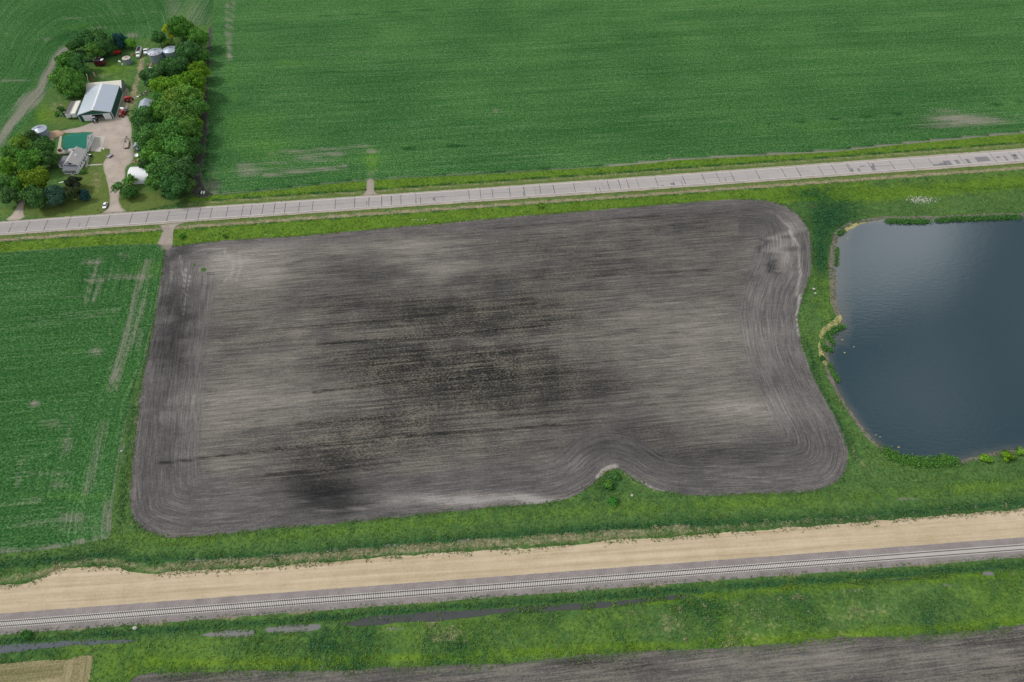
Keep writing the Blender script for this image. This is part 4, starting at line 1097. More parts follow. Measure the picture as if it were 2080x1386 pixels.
WB = "trees of the windbreak east of the farmyard"
LG = "trees around the west side of the house"
NG = "trees at the back of the farmyard"
trees = [
 (366,60,24,'mid','tall green tree at the far north end of the windbreak, beside the yellow one',WB),(402,78,22,'mid','rounded tree at the windbreak\'s outer northeast corner',WB),
 (385,58,16,'light','light green tree top at the very back of the windbreak',WB),(323,80,15,'dark','dark green tree standing just behind the two big grain bins',WB),
 (383,107,26,'dark','broad dark tree right of the second big grain bin',WB),(412,114,16,'mid','smaller tree on the field side next to the grain bins',WB),
 (340,88,10,'light','small bright tree squeezed between the big bins and the yellow tree',WB),
 (352,137,27,'dark','large dark tree immediately south of the big grain bins',WB),(407,145,20,'yg','yellow green round tree on the field side, south of the grain bins',WB),(388,126,10,'yg','small yellow green crown between two dark trees by the bins',WB),
 (310,158,19,'dark','dark tree nearest the grass lane behind the barn',WB),(333,176,19,'yg','yellow green tree on the yard side, across the lane from the barn',WB),(391,172,25,'yg','large yellow green tree on the field side level with the barn roof',WB),
 (363,176,19,'yg','yellow green crown in the middle of the windbreak, level with the barn roof',WB),(382,197,22,'light','light green tree on the field side just south of the large yellow green one',WB),(352,205,22,'light','light green tree beside the grey shed roof in the windbreak',WB),
 (397,220,19,'mid','mid green tree on the field side level with the barn doors',WB),(325,200,12,'mid','small green tree just above the grey shed roof',WB),
 (295,247,23,'dark','dark tree leaning out over the gravel yard',WB),(328,232,24,'mid','large green tree covering the grey shed',WB),(365,238,27,'mid','broad tree in the middle of the windbreak level with the barn doors',WB),
 (310,278,25,'mid','large tree above the small blue grey shed',WB),(345,272,27,'mid','broad tree in the middle of the windbreak level with the garage',WB),(385,262,23,'mid','outer tree on the field side level with the garage',WB),(402,252,11,'yg','narrow yellow green tree sticking out on the field side',WB),
 (318,313,24,'mid','large tree beside the brown junk and the white dish',WB),(358,305,28,'mid','broad tree in the middle of the windbreak level with the house',WB),(390,300,18,'dark','dark outer tree on the field side level with the house',WB),
 (296,338,14,'dark','tree whose branches reach over the white quonset hut',WB),(338,345,28,'mid','large tree just east of the quonset hut',WB),(376,345,24,'dark','dark outer tree on the field side near the road end',WB),
 (320,370,18,'mid','lower green tree at the windbreak\'s southwest corner by the lawn',WB),(350,378,24,'dark','broad dark tree closest to the road at the windbreak\'s end',WB),(380,378,15,'dark','small dark tree at the windbreak\'s southeast corner near the road',WB),
 (43,291,18,'light','light green tree left of the grain bin by the house',LG),(87,300,21,'dark','dark tree in front of the grain bin by the house',LG),(66,278,13,'dark','small dark tree touching the west grain bin',LG),(28,312,18,'mid','tree at the left edge, beyond the light green one',LG),
 (16,338,19,'light','light tree at the left image edge level with the house',LG),(60,328,24,'mid','large green tree in the middle of the group west of the house',LG),(95,323,19,'dark','dark tree next to the house\'s west wing',LG),(11,372,18,'mid','tree at the left image edge above the narrow gravel track',LG),
 (74,368,26,'yg','bright yellow green tree southwest of the house',LG),(42,375,19,'mid','green tree left of the bright yellow green one',LG),(24,398,17,'dark','dark low tree beside the narrow gravel track',LG),(72,400,23,'dark','dark tree on the lawn in front of the bright yellow green one',LG),
 (113,397,20,'grey','dull grey green tree on the front lawn',LG),(150,372,15,'brown','brownish dark tree just south of the house porch',LG),(150,392,15,'brown','brownish dark tree on the lawn right beside the blue spruce',LG),
 (175,84,19,'dark','dark tree at the back left of the farmyard',NG),(199,76,17,'mid','green tree top at the far back of the farmyard',NG),(213,91,18,'dark','dark tree behind the maroon combine',NG),(190,103,17,'mid','green tree behind the old dark pickup',NG),
 (148,94,12,'dark','small dark tree where the bare strip meets the yard',NG),(265,89,9,'light','small light bush like tree left of the white grain truck',NG),(135,123,17,'mid','green tree beside the bare strip, above the big round one',NG),(160,127,18,'dark','dark tree left of the old dark pickup',NG),
 (140,167,29,'mid','big round tree northwest of the barn',NG),(170,148,12,'dark','small dark tree next to the pale pole',NG)]
for px_, py_, r_, kd, lb, gp in trees:
    tree(px_, py_, r_, kd, lb, group=gp)
tree(340,61,10,'yellow','narrow yellow tree at the north end of the windbreak', zc=9, group=WB)
tree(348,74,5,'yellow','small yellow shoot at the foot of the yellow tree', zc=6, group=WB)
tree(243,86,13,'spruce','dark blue green conifer behind the red hopper wagon', zc=4.2, flat=1.15, name='conifer')
tree(173.5,399,10,'spruce','small blue spruce alone on the front lawn', zc=2.4, flat=1.1, name='spruce_tree')
tree(241,376,17,'mid','spiky open crowned tree leaning over the drive by the quonset hut', zc=6, shape='spiky', leaf=.34)
tree(262,362,13,'mid','spiky small tree right in front of the quonset hut', zc=5, shape='spiky', leaf=.34)
tree(262,392,14,'dark','low dark tree on the lawn below the spiky one', zc=3)
tree(168.5,349,5.5,'mid','round green bush at the house porch corner', zc=1.1, shape='bush', name='bush', cat='bush')
tree(124,222,8,'dark','low dark shrub west of the two trailers', zc=1.2, shape='bush', name='bush', cat='bush')
tree(117,232,7,'mid','shrubby brush pile farther from the trailers', zc=0.9, shape='bush', name='bush', cat='bush')
tree(131,233,6,'dark','small bush next to the dark roofed trailer', zc=0.9, shape='bush', name='bush', cat='bush')
tree(1243,1016,14,'bright','vivid green bush on the bank below the ploughed field', zc=0.6, shape='bush', name='bush', cat='bush', flat=.5)
tree(1235,982,13,'mid','dark weedy bush at the notch of the ploughed field', zc=0.6, shape='bush', name='bush', cat='bush', flat=.45)
tree(1252,968,11,'dark','dark bush at the tip of the grass notch', zc=0.7, shape='bush', name='bush', cat='bush', flat=.5)
tree(1096,419,11,'light','sparse twiggy bush on the verge between road and ploughed field', zc=0.6, shape='bush', name='bush', cat='bush', flat=.4, dens=.3)
tree(457,481,5,'mid','small round bush on the verge left part', zc=0.7, shape='bush', name='bush', cat='bush')
tree(370,480,7,'mid','leafy weed bush beside the south field entrance', zc=0.7, shape='bush', name='bush', cat='bush', flat=.6)
tree(2002,930,12,'yg','yellow green bush at the pond\'s lower right shore', zc=0.9, shape='bush', name='bush', cat='bush', flat=.6)
tree(2045,926,14,'yg','bigger yellow green bush at the pond\'s lower right shore', zc=1.0, shape='bush', name='bush', cat='bush', flat=.6)
tree(2072,918,10,'light','bush cut by the right edge at the pond shore', zc=1.0, shape='bush', name='bush', cat='bush', flat=.6)
tree(1918,932,9,'mid','small bush by the middle of the lower pond shore', zc=0.7, shape='bush', name='bush', cat='bush', flat=.6)
tree(1672,728,7,'dark','dark clump in the shallows of the west shore', zc=0.6, shape='bush', name='bush', cat='bush', flat=.6)
tree(55,1290,14,'dark','dark bush beside the track at the bottom left', zc=0.7, shape='bush', name='bush', cat='bush', flat=.5)

# ---- weeds and grass clumps over the rough ground (nobody could count them)
polys_block = [PLOWED, LEFTF, NORTHF, SAND, POND, SOUTHF, STUBBLE, TOPS + BOTS[::-1], BALLAST_T + BALLAST_B[::-1], DRIVE_S, DRIVE_N, YARD, NWF] + DITCH
WBLK = [chaikin(world_poly(p), 1) for p in polys_block]
def scatter_clumps(name, X, Y, size, height, colr, label, mat, z0=0.05, leaves=5, spread=0.9, cat=None):
    n = len(X)
    if n == 0: return
    C = np.repeat(np.stack([X, Y, np.full(n, z0)], 1), leaves, 0); m = len(C)
    sz = np.repeat(size, leaves); ht = np.repeat(height, leaves)
    off = rng.normal(0, 0.45, (m, 2)) * sz[:, None] * spread
    C[:, :2] += off; C[:, 2] += ht * rng.uniform(0.2, 1.0, m)
    N = np.column_stack([off, np.full(m, 0.9) * sz]); N /= np.linalg.norm(N, axis=1)[:, None]
    N += rng.normal(0, 0.5, (m, 3)); N /= np.linalg.norm(N, axis=1)[:, None]
    R = rng.normal(0, 1, (m, 3)); T = np.cross(N, R); T /= np.linalg.norm(T, axis=1)[:, None]; B = np.cross(N, T)
    s = (sz * rng.uniform(0.35, 0.7, m))[:, None]
    V = np.stack([C - T * s, C + T * s * .6 + B * s * .7, C + T * s * .5 - B * s * .7], 1).reshape(-1, 3)
    V[:, 2] = np.maximum(V[:, 2], z0 * 0.4)
    cc = np.repeat(colr, leaves, 0) * rng.uniform(0.9, 1.4, (m, 1)); cc = np.repeat(cc, 3, 0)
    me = np_mesh(name, V, np.arange(len(V)).reshape(-1, 3), [mat], {"col": cc})
    o = bpy.data.objects.new(name, me); link(o); tag(o, label, cat, kind='stuff'); return o
def grass_col(X, Y):
    px, py = topx(X, Y)
    lime, dry, dark, mud, lawn = grass_maps(px, py, X, Y)
    n = fbm(X, Y, 9, 70, 3); n2 = vn(X, Y, 2.2, 71)
    base = np.array([0.070, 0.132, 0.038]); cl = np.array([0.112, 0.192, 0.026]); cd = np.array([0.030, 0.090, 0.036]); ct = np.array([0.24, 0.205, 0.115])
    L = np.clip((lime + (n - .5) * 1.2 - .25) * 1.7, 0, 1)[:, None]; D = np.clip((dark + (n2 - .5) * .9 - .1) * 1.5, 0, 1)[:, None]; T = np.clip((dry + (n2 - .5) * .9 - .35) * 2.2, 0, 1)[:, None]
    c = base * (1 - L) + cl * L; c = c * (1 - D) + cd * D; c = c * (1 - T) + ct * T
    return c * (0.8 + 0.4 * n2[:, None]), lime, dry, dark, mud, lawn, px, py
def scatter_pts(x0, x1, y0, y1, n):
    return rng.uniform(x0, x1, n), rng.uniform(y0, y1, n)
NP = 620000
X, Y = scatter_pts(-390, 390, 38, 340, NP)
px, py = topx(X, Y)
m = (px > -40) & (px < 2120) & (py < 1420) & (py > 230)
X, Y = X[m], Y[m]
ok = np.ones(len(X), bool)
for wp in WBLK: ok &= ~inpoly(X, Y, wp)
for wp in WBLK[-len(DITCH):]: ok &= dist_world(X, Y, wp) > 0.7
X, Y = X[ok], Y[ok]
colr, lime, dry, dark, mud, lawn, px, py = grass_col(X, Y)
rough = np.clip(0.45 + 0.5 * dark - 0.75 * lawn - 0.35 * dry - 0.8 * mud + 0.5 * (fbm(X, Y, 7, 72, 3) - .4), 0.03, 1)
k = rng.uniform(0, 1, len(X)) < rough * np.where(py > 900, 1.0, 0.75)
X, Y, colr, rough, dark = X[k], Y[k], colr[k], rough[k], dark[k]
h = 0.08 + 0.30 * rough * rng.uniform(0.3, 1.2, len(X)) * np.where(dark > 0.5, 1.5, 1.0)
scatter_clumps("verge_weeds", X, Y, 0.30 + 0.45 * rough * rng.uniform(.5, 1.3, len(X)), h, colr, "rough weeds and grass clumps on the verges and banks", M_leaf, leaves=3)
# ragged growth along the field and road edges
def edge_pts(pxpoly, n, w, closed=True, inner=0.2):
    wp = chaikin(world_poly(pxpoly), 1) if closed else world_poly(pxpoly)
    P = np.array(resample(wp, 1.0, closed)); i = rng.integers(0, len(P), n)
    q = P[i] + rng.normal(0, w, (n, 2)); qx, qy = topx(q[:, 0], q[:, 1])
    mm = (qx > -40) & (qx < 2120) & (qy > -20) & (qy < 1420); return q[mm, 0], q[mm, 1]
EX, EY = [], []
for poly, n, w, cl in [(PLOWED, 9000, .55, True), (SAND[1:21], 4200, .8, False), (BALLAST_B, 5000, .5, False), (SOUTHF[:-2], 5000, 1.2, False), (TOPS, 900, .25, False), (BOTS, 900, .25, False)] + [(d_, 260, .35, True) for d_ in DITCH]:
    a, b_ = edge_pts(poly, n, w, cl); EX.append(a); EY.append(b_)
EX = np.concatenate(EX); EY = np.concatenate(EY)
c_, *_r = grass_col(EX, EY)
keep = (fbm(EX, EY, 6, 75, 3) > 0.42) & (_r[-2] > 0)
scatter_clumps("edge_weeds", EX[keep], EY[keep], rng.uniform(.18, .5, keep.sum()), rng.uniform(.1, .5, keep.sum()), c_[keep], "ragged weeds along the field, ditch and haul road edges", M_leaf, leaves=3)
# weeds standing in the murky ditch
WX, WY = [], []
for poly, dn in ((DITCH[4], 1.0), (DITCH[8], 1.0), (DITCH[0], .12), (DITCH[5], .3), (DITCH[3], .06)):
    wp = world_poly(poly); A = np.array(wp); n = int(3200 * dn)
    a = rng.uniform(A[:, 0].min(), A[:, 0].max(), n); b_ = rng.uniform(A[:, 1].min(), A[:, 1].max(), n)
    mm = inpoly(a, b_, wp) & (fbm(a, b_, 5, 76, 2) > .42); WX.append(a[mm]); WY.append(b_[mm])
WX = np.concatenate(WX); WY = np.concatenate(WY)
scatter_clumps("ditch_weeds", WX, WY, rng.uniform(.3, .6, len(WX)), rng.uniform(.1, .4, len(WX)), np.array([0.055, 0.105, 0.025]) * rng.uniform(.5, 1.8, (len(WX), 1)), "weeds growing in the murky ditch water", M_leaf, leaves=3)
# reeds in the pond margins
def reed_patch(strokes, label, colr=(0.045, 0.125, 0.028)):
    RX, RY = [], []
    for pts, w, n in strokes:
        P = np.array(resample(world_poly(pts), 0.4, False)); i = rng.integers(0, len(P), n); q = P[i] + rng.normal(0, w, (n, 2)); RX.append(q[:, 0]); RY.append(q[:, 1])
    RX = np.concatenate(RX); RY = np.concatenate(RY)
    scatter_clumps("reeds", RX, RY, rng.uniform(.3, .7, len(RX)), rng.uniform(.4, 1.3, len(RX)), np.array(colr) * rng.uniform(.6, 1.6, (len(RX), 1)), label, M_leaf, z0=.1, leaves=3)
reed_patch([([(1802,450),(1840,451),(1886,451)], .9, 1500)], "short reed bed at the top of the pond, left of the gap")
reed_patch([([(1902,449),(1940,447),(1990,445),(2070,442)], .9, 2600)], "long reed bed at the top right pond shore")
reed_patch([([(1678,684),(1695,672),(1711,664)], .8, 500), ([(1686,688),(1690,700)], .5, 150), ([(1672,706),(1684,712)], .8, 260)], "green reeds on the small spit of the west shore")
reed_patch([([(1684,742),(1692,760),(1702,776)], .45, 420)], "thin reed strip on the lower west shore")
reed_patch([([(1800,918),(1822,932),(1850,938),(1890,940),(1940,937)], 1.1, 2400)], "dense reeds along the lower pond shore", (0.055, 0.14, 0.026))
reed_patch([([(1700,505),(1699,530),(1698,540)], .5, 260), ([(1706,476),(1712,470)], .8, 150)], "sparse reeds at the upper west shore")

# small stones and rubble
M_stone = plain("pale_stone", (0.42, 0.40, 0.37), 0.9, 0.15)
def stones(name, pxs, smin, smax, label, group=None, cat='rock'):
    for (x, y), lb in zip(pxs, label if isinstance(label, list) else [label] * len(pxs)):
        X_, Y_ = at(x, y); s_ = random.uniform(smin, smax); mb = MB()
        pr = [(0.0 + .01, -.1), (.8, 0), (1.0, .35), (.6, .75), (.05, .9)]
        mb.lathe([(r_ * s_, z_ * s_) for r_, z_ in pr], 7)
        mb.v = [(x_ * (1 + random.uniform(-.2, .2)), y_ * (.8 + random.uniform(-.2, .2)), z_) for x_, y_, z_ in mb.v]
        o_ = mb.build(name, M_stone); o_.location = (X_, Y_, .06); tag(o_, lb, cat, group)
n = 190
RX = rng.normal(0, 1, n); RY = rng.normal(0, 1, n); P = np.array([at(1870 + a * 15, 406 + b_ * 3.4) for a, b_ in zip(RX, RY)])
rb_ = MB()
for (x_, y_) in P:
    s_ = random.uniform(.10, .32); rb_.hexa([(x_-s_,y_-s_*.7,0),(x_+s_*.8,y_-s_,0),(x_+s_,y_+s_*.6,0),(x_-s_*.7,y_+s_,0)], [(x_-s_*.5,y_-s_*.4,s_*.8),(x_+s_*.5,y_-s_*.5,s_*.9),(x_+s_*.5,y_+s_*.4,s_*.7),(x_-s_*.4,y_+s_*.5,s_*.8)])
o = rb_.build("rubble", M_stone); tag(o, "pale broken concrete rubble in the grass above the pond", kind='stuff')
stones("rock", [(1653,588),(1656,597),(1284,1007),(275,1216+60),(247,917),(540,477.5)], .35, .8,
       ["white rock at the ploughed field's right edge, upper one", "white rock at the ploughed field's right edge, lower one", "white rock in the grass right of the vivid green bush", "pale rock in the weeds south of the railway", "pale rock in the muddy gap by the left field", "white rock on the verge of the road's south side"])
stones("rock", [(842,447.5),(850,447.8),(857,448),(864,447.4)], .25, .5, ["small white stone at the left end of the row of four on the verge", "second small white stone from the left in the row of four on the verge", "third small white stone from the left in the row of four on the verge", "small white stone at the right end of the row of four on the verge"], group="white stones on the verge")

# ------------------------------------------------------------------ farm buildings
def V2(p): return Vector((p[0], p[1]))
def frame_of(A, B):
    """local frame with x from A to B; returns angle"""
    return math.atan2(B[1] - A[1], B[0] - A[0])
M_white = plain("white_painted_metal", (0.70, 0.71, 0.72), 0.5, 0.05)
M_cream = plain("cream_metal", (0.68, 0.66, 0.56), 0.5, 0.08, streak=(4, .3, 1))
M_green = plain("green_metal", (0.012, 0.085, 0.062), 0.45, 0.10)
M_galv = plain("galvanised_steel", (0.24, 0.29, 0.34), 0.38, 0.10, metal=0.35, streak=(1, 1, .3))
M_galvroof = plain("galvanised_roof", (0.41, 0.46, 0.53), 0.35, 0.05, metal=0.35)
M_roofL = plain("grey_roof_panel", (0.46, 0.52, 0.57), 0.40, 0.05, metal=0.3, scale=0.3)
M_teal = plain("teal_roof_panel", (0.010, 0.155, 0.105), 0.65, 0.06, scale=0.3, spec=0.12)
M_shingle = plain("weathered_shingles", (0.40, 0.385, 0.375), 0.9, 0.22, scale=1.5)
M_shingled = plain("dark_shingles", (0.16, 0.165, 0.19), 0.9, 0.15, scale=1.5)
M_siding = plain("white_siding", (0.80, 0.81, 0.83), 0.7, 0.05)
M_black = plain("black_opening", (0.012, 0.012, 0.014), 0.8, 0.1)
M_glass = plain("window_glass", (0.02, 0.03, 0.045), 0.1, 0.1, spec=0.6)
M_dkgrey = plain("dark_grey_metal", (0.07, 0.07, 0.08), 0.6, 0.2)
M_red = plain("red_paint", (0.36, 0.022, 0.02), 0.45, 0.15)
M_maroon = plain("maroon_paint", (0.13, 0.012, 0.025), 0.5, 0.2)
M_tyre = plain("tyre_rubber", (0.018, 0.018, 0.018), 0.85, 0.1)
M_rust = plain("rusty_steel", (0.22, 0.09, 0.05), 0.9, 0.3)
M_wood = plain("weathered_planks", (0.36, 0.25, 0.17), 0.9, 0.25)
M_deck = plain("trailer_deck_wood", (0.40, 0.34, 0.27), 0.9, 0.2)
M_vwhite = plain("white_vehicle_paint", (0.75, 0.76, 0.77), 0.25, 0.03, spec=0.5)
M_grey = plain("mid_grey_metal", (0.28, 0.28, 0.30), 0.5, 0.15)
M_bluegrey = plain("blue_grey_metal", (0.17, 0.25, 0.32), 0.5, 0.12)

def gable_roof_panels(root, w, l, eave, ridge, oh, mat, n, thick=0.08, matR=None, name='roof', seam=True):
    """roof of a building whose ridge runs along local y (0..l), width along x (0..w); n ribbed panels per side"""
    rf = MB(); sl_ = (ridge - eave) / (w / 2)
    for side in (0, 1):
        xe = -oh if side == 0 else w + oh; ze = eave - oh * sl_
        X0, X1 = xe, w / 2
        rf = MB()
        rf.hexa([(X0, -oh, ze), (X0, l + oh, ze), (X1, l + oh, ridge), (X1, -oh, ridge)] if side else [(X0, -oh, ze), (X1, -oh, ridge), (X1, l + oh, ridge), (X0, l + oh, ze)],
                [(X0, -oh, ze + thick), (X0, l + oh, ze + thick), (X1, l + oh, ridge + thick), (X1, -oh, ridge + thick)] if side else [(X0, -oh, ze + thick), (X1, -oh, ridge + thick), (X1, l + oh, ridge + thick), (X0, l + oh, ze + thick)])
        r_ = rf.build(name, (matR or mat) if side else mat, root)
        if seam:
            sb = MB(); k = max(4, int(l / 0.95))
            for i in range(k + 1):
                y = -oh + (l + 2 * oh) * i / k
                y = min(max(y, -oh + .03), l + oh - .03)
                sb.hexa([(X0, y - .025, ze + thick), (X1, y - .025, ridge + thick), (X1, y + .025, ridge + thick), (X0, y + .025, ze + thick)] , [(X0, y - .02, ze + thick + .035), (X1, y - .02, ridge + thick + .035), (X1, y + .02, ridge + thick + .035), (X0, y + .02, ze + thick + .035)])
            sb.build("standing_seam_ribs", (matR or mat) if side else mat, r_)
def gable_wall(w, eave, ridge, y0, y1, z0=0.0):
    m = MB(); m.prism([(0, z0), (w, z0), (w, eave), (w / 2, ridge), (0, eave)], 'y', y0, y1); return m
def window(root, name, x0, x1, z0, z1, y, out=-1, horiz='x', mat=None, fm=None):
    """window proud of a wall; horiz 'x': wall faces -y/+y at y; 'y': wall faces x"""
    f = MB(); g = MB(); t = 0.06
    a, b = (y + out * 0.05, y - out * 0.02)
    lo, hi = min(a, b), max(a, b); gl, gh = min(y + out * .062, y + out * .02), max(y + out * .062, y + out * .02)
    if horiz == 'x': f.box(x0, x1, lo, hi, z0, z1); g.box(x0 + t, x1 - t, gl, gh, z0 + t, z1 - t)
    else: f.box(lo, hi, x0, x1, z0, z1); g.box(gl, gh, x0 + t, x1 - t, z0 + t, z1 - t)
    w = f.build(name, fm or M_white, root); g.build("pane", mat or M_glass, w)

# --- machine shed with green walls and grey roof
k5 = K(120, 140, 10.4)
FL, FR, BR = V2(k5(475, 1120)), V2(k5(1170, 1055)), V2(k5(1335, 510))
ang = frame_of(FL, FR); W_, L_ = (FR - FL).length, (BR - FR).length
t = thing("machine_shed", "large machine shed with green walls, pale grey roof and white sliding doors", "barn", (FL.x, FL.y, 0.05), ang)
EV, RG = 4.7, 7.1
m = MB(); m.box(-.0, .12, .12, L_ - .12, 0, EV); m.build("side_wall", M_green, t)
m = MB(); m.box(W_ - .12, W_, .12, L_ - .12, 0, EV); m.build("side_wall", M_green, t)
gable_wall(W_, EV, RG, L_ - .12, L_).build("back_wall", M_green, t)
m = MB(); m.prism([(0, 3.95), (W_, 3.95), (W_, EV), (W_ / 2, RG), (0, EV)], 'y', 0, .12); m.build("front_gable", M_green, t)
d0, d1 = W_ * .40, W_ * .73
m = MB(); m.box(0, d0 - .02, .0, .12, 0, 3.94); m.build("front_wall", M_green, t)
m = MB(); m.box(d1 + .02, W_, .0, .12, 0, 3.94); m.build("front_wall", M_green, t)
for a, b_ in ((W_ * .11, d0), (d1, W_ * .945)):
    m = MB(); m.box(a, b_, -.10, -.02, .08, 3.9); dr = m.build("sliding_door", M_white, t)
    m = MB()
    for i in range(1, 5):
        xx = a + (b_ - a) * i / 5; m.box(xx - .02, xx + .02, -.115, -.101, .1, 3.88)
    m.build("door_ribs", M_white, dr)
m = MB(); m.box(W_ * .09, W_ * .96, -.16, -.06, 3.92, 4.06); m.build("door_track", M_white, t)
for x in (0, W_):
    m = MB(); m.box(x - .14, x + .14, -.14, .10, 0, EV - .05); m.build("corner_trim", M_white, t)
m = MB(); m.box(W_ - .10, W_ + .12, L_ - .1, L_ + .12, 0, EV - .05); m.build("corner_trim", M_white, t)
gable_roof_panels(t, W_, L_, EV, RG, .12, M_roofL, 20, matR=M_galvroof)  # slopes differ in grey: their unequal sky reflections are put into the colours
m = MB(); m.prism([(W_ / 2 - .55, RG - .02), (W_ / 2, RG + .20), (W_ / 2 + .55, RG - .02), (W_ / 2, RG + .12)], 'y', -.4, L_ + .4); m.build("ridge_cap", M_white, t)
m = MB(); sl_ = (RG - EV) / (W_ / 2)
m.prism([(-.4, EV - .35 * sl_ - .14), (W_ / 2, RG - .12), (W_ + .4, EV - .35 * sl_ - .14), (W_ + .4, EV - .35 * sl_ + .12), (W_ / 2, RG + .16), (-.4, EV - .35 * sl_ + .12)], 'y', -.43, -.36); m.build("gable_trim", M_white, t)
m = MB(); m.box(.2, W_ - .2, .2, L_ - .2, .02, .06); m.build("floor", M_conc2, t)
m = MB(); m.tube((W_ * .52, 1.6, RG - .1), (W_ * .52, 1.6, RG + .6), .12); m.build("roof_vent", M_dkgrey, t)
# grey slab along its east side
def local_to(px_pts): return px_pts
o = slab_solid("barn_apron", [(233.2, 242), (236.5, 241.2), (251.8, 189.3), (248.9, 189.6)], .05, .14, M_conc2); tag(o, "narrow concrete strip along the east wall of the machine shed", kind='structure')

# --- white shed right behind it
BL = FL + (BR - FR)
q0, q1 = V2(at(181.5, 172.5, 3.6)), V2(at(247.0, 171, 3.6))
P0 = BL + (BR - FR).normalized() * 0.6
w2 = (V2(k5(1372, 470)) - V2(k5(620, 400, 3.2))).length
uX = (FR - FL).normalized(); uY = (BR - FR).normalized()
sx0 = (V2(k5(612, 395, 3.2)) - BL).dot(uX); sx1 = (V2(k5(1325, 372, 3.2)) - BL).dot(uX)
org = P0 + uX * sx0
t = thing("storage_shed", "cream white storage shed directly behind the large machine shed", "shed", (org.x, org.y, .05), ang)
SW_, SL_ = sx1 - sx0, 8.5
# ridge runs along local x
m = MB(); m.prism([(0, 0), (SL_, 0), (SL_, 3.2), (SL_ / 2, 5.6), (0, 3.2)], 'x', .1, SW_ - .1); m.build("wall", M_galv, t)
for side in (0, 1):
    m = MB(); ye = -.3 if side == 0 else SL_ + .3; ze = 3.2 - .3 * .565
    a = [(-.2, ye, ze), (SW_ + .2, ye, ze), (SW_ + .2, SL_ / 2, 5.6), (-.2, SL_ / 2, 5.6)]
    if side: a = a[::-1]
    m.hexa(a, [(x, y, z + .09) for x, y, z in a]); rf = m.build("roof", M_cream, t)
    m = MB(); k = int(SW_ / 1.0)
    for i in range(k + 1):
        x = -.15 + (SW_ + .3) * i / k; m.hexa([(x - .03, ye, ze + .09), (x + .03, ye, ze + .09), (x + .03, SL_ / 2, 5.69), (x - .03, SL_ / 2, 5.69)], [(x - .03, ye, ze + .13), (x + .03, ye, ze + .13), (x + .03, SL_ / 2, 5.73), (x - .03, SL_ / 2, 5.73)])
    m.build("standing_seam_ribs", M_cream, rf)

# --- grain bins
def grain_bin(x, y, R, H, cone, label, rooftint=M_galvroof, rust=False, group="round steel grain bins"):
    t = thing("grain_bin", label, "grain bin", (x, y, .05), 0, group)
    m = MB(); prof = []; n = int(H / .55)
    for i in range(n + 1):
        z = H * i / n; prof += [(R, z)] if i in (0, n) else [(R, z - .04), (R + .035, z), (R, z + .04)]
    m.lathe(prof, 36); m.build("wall", M_galv, t)
    m = MB(); m.lathe([(R + .18, H - .08), (R + .18, H), (.5, H + cone), (.45, H + cone + .25), (.05, H + cone + .35)], 36); rf = m.build("roof", rooftint, t)
    m = MB(); k = 24
    for i in range(k):
        a = 2 * math.pi * i / k; c, s = math.cos(a), math.sin(a); r0, r1 = R + .15, .6; px_, py_ = -s * .035, c * .035
        m.hexa([(c * r0 + px_, s * r0 + py_, H), (c * r0 - px_, s * r0 - py_, H), (c * r1 - px_, s * r1 - py_, H + cone), (c * r1 + px_, s * r1 + py_, H + cone)], [(c * r0 + px_, s * r0 + py_, H + .07), (c * r0 - px_, s * r0 - py_, H + .07), (c * r1 - px_, s * r1 - py_, H + cone + .07), (c * r1 + px_, s * r1 + py_, H + cone + .07)])
    m.build("roof_ribs", rooftint, rf)
    m = MB(); m.tube((0, 0, H + cone + .2), (0, 0, H + cone + .5), .45, .45, 12); m.build("fill_cap", M_grey, t)
    m = MB(); a = math.radians(-60)
    m.hexa([(R * math.cos(a) - .05, R * math.sin(a) - .35, 0.2), (R * math.cos(a) + .12, R * math.sin(a) - .30, 0.2), (R * math.cos(a) + .3, R * math.sin(a) + .35, 0.2), (R * math.cos(a) + .1, R * math.sin(a) + .4, 0.2)], [(R * math.cos(a) - .05, R * math.sin(a) - .35, 1.9), (R * math.cos(a) + .12, R * math.sin(a) - .30, 1.9), (R * math.cos(a) + .3, R * math.sin(a) + .35, 1.9), (R * math.cos(a) + .1, R * math.sin(a) + .4, 1.9)])
    m.build("door", M_galvroof, t)
    if rust:
        for i in range(rust):
            a = math.radians(-115 + 95 * i / max(1, rust - 1) + random.uniform(-4, 4)); L = random.uniform(.8, 1.5)
            c, s = math.cos(a), math.sin(a); r0 = R - .1; r1 = R - .1 - L; z0 = H + cone * (1 - (r0 - .5) / (R - .3)) + .05; z1 = H + cone * (1 - (r1 - .5) / (R - .3)) + .06
            w = .14; m = MB(); m.hexa([(c * r0 - s * w, s * r0 + c * w, z0 - .03), (c * r1 - s * w, s * r1 + c * w, z1 - .03), (c * r1 + s * w, s * r1 - c * w, z1 - .03), (c * r0 + s * w, s * r0 - c * w, z0 - .03)], [(c * r0 - s * w, s * r0 + c * w, z0 + .03), (c * r1 - s * w, s * r1 + c * w, z1 + .03), (c * r1 + s * w, s * r1 - c * w, z1 + .03), (c * r0 + s * w, s * r0 - c * w, z0 + .03)])
            m.build("rust_streak", M_rust, rf)
    return t
M_rustroof = NT("rusty_bin_roof", 0.8, .2); _q = M_rustroof.objc(); _n = M_rustroof.noise(_q, 1.3, 4, .7)
M_RUSTROOF = M_rustroof.col(M_rustroof.ramp(_n, [(0.40, (0.62, 0.60, 0.55)), (0.56, (0.52, 0.42, 0.32)), (0.68, (0.36, 0.15, 0.08))]))
x, y = at(314.5, 105.5, 5.6); grain_bin(x, y, 4.6, 5.6, 1.5, "big grain bin with rust streaks on its roof, beside the white trucks", rust=9)
x, y = at(345, 101, 5.6); grain_bin(x, y, 4.4, 5.6, 1.5, "big grain bin half hidden under the windbreak trees")
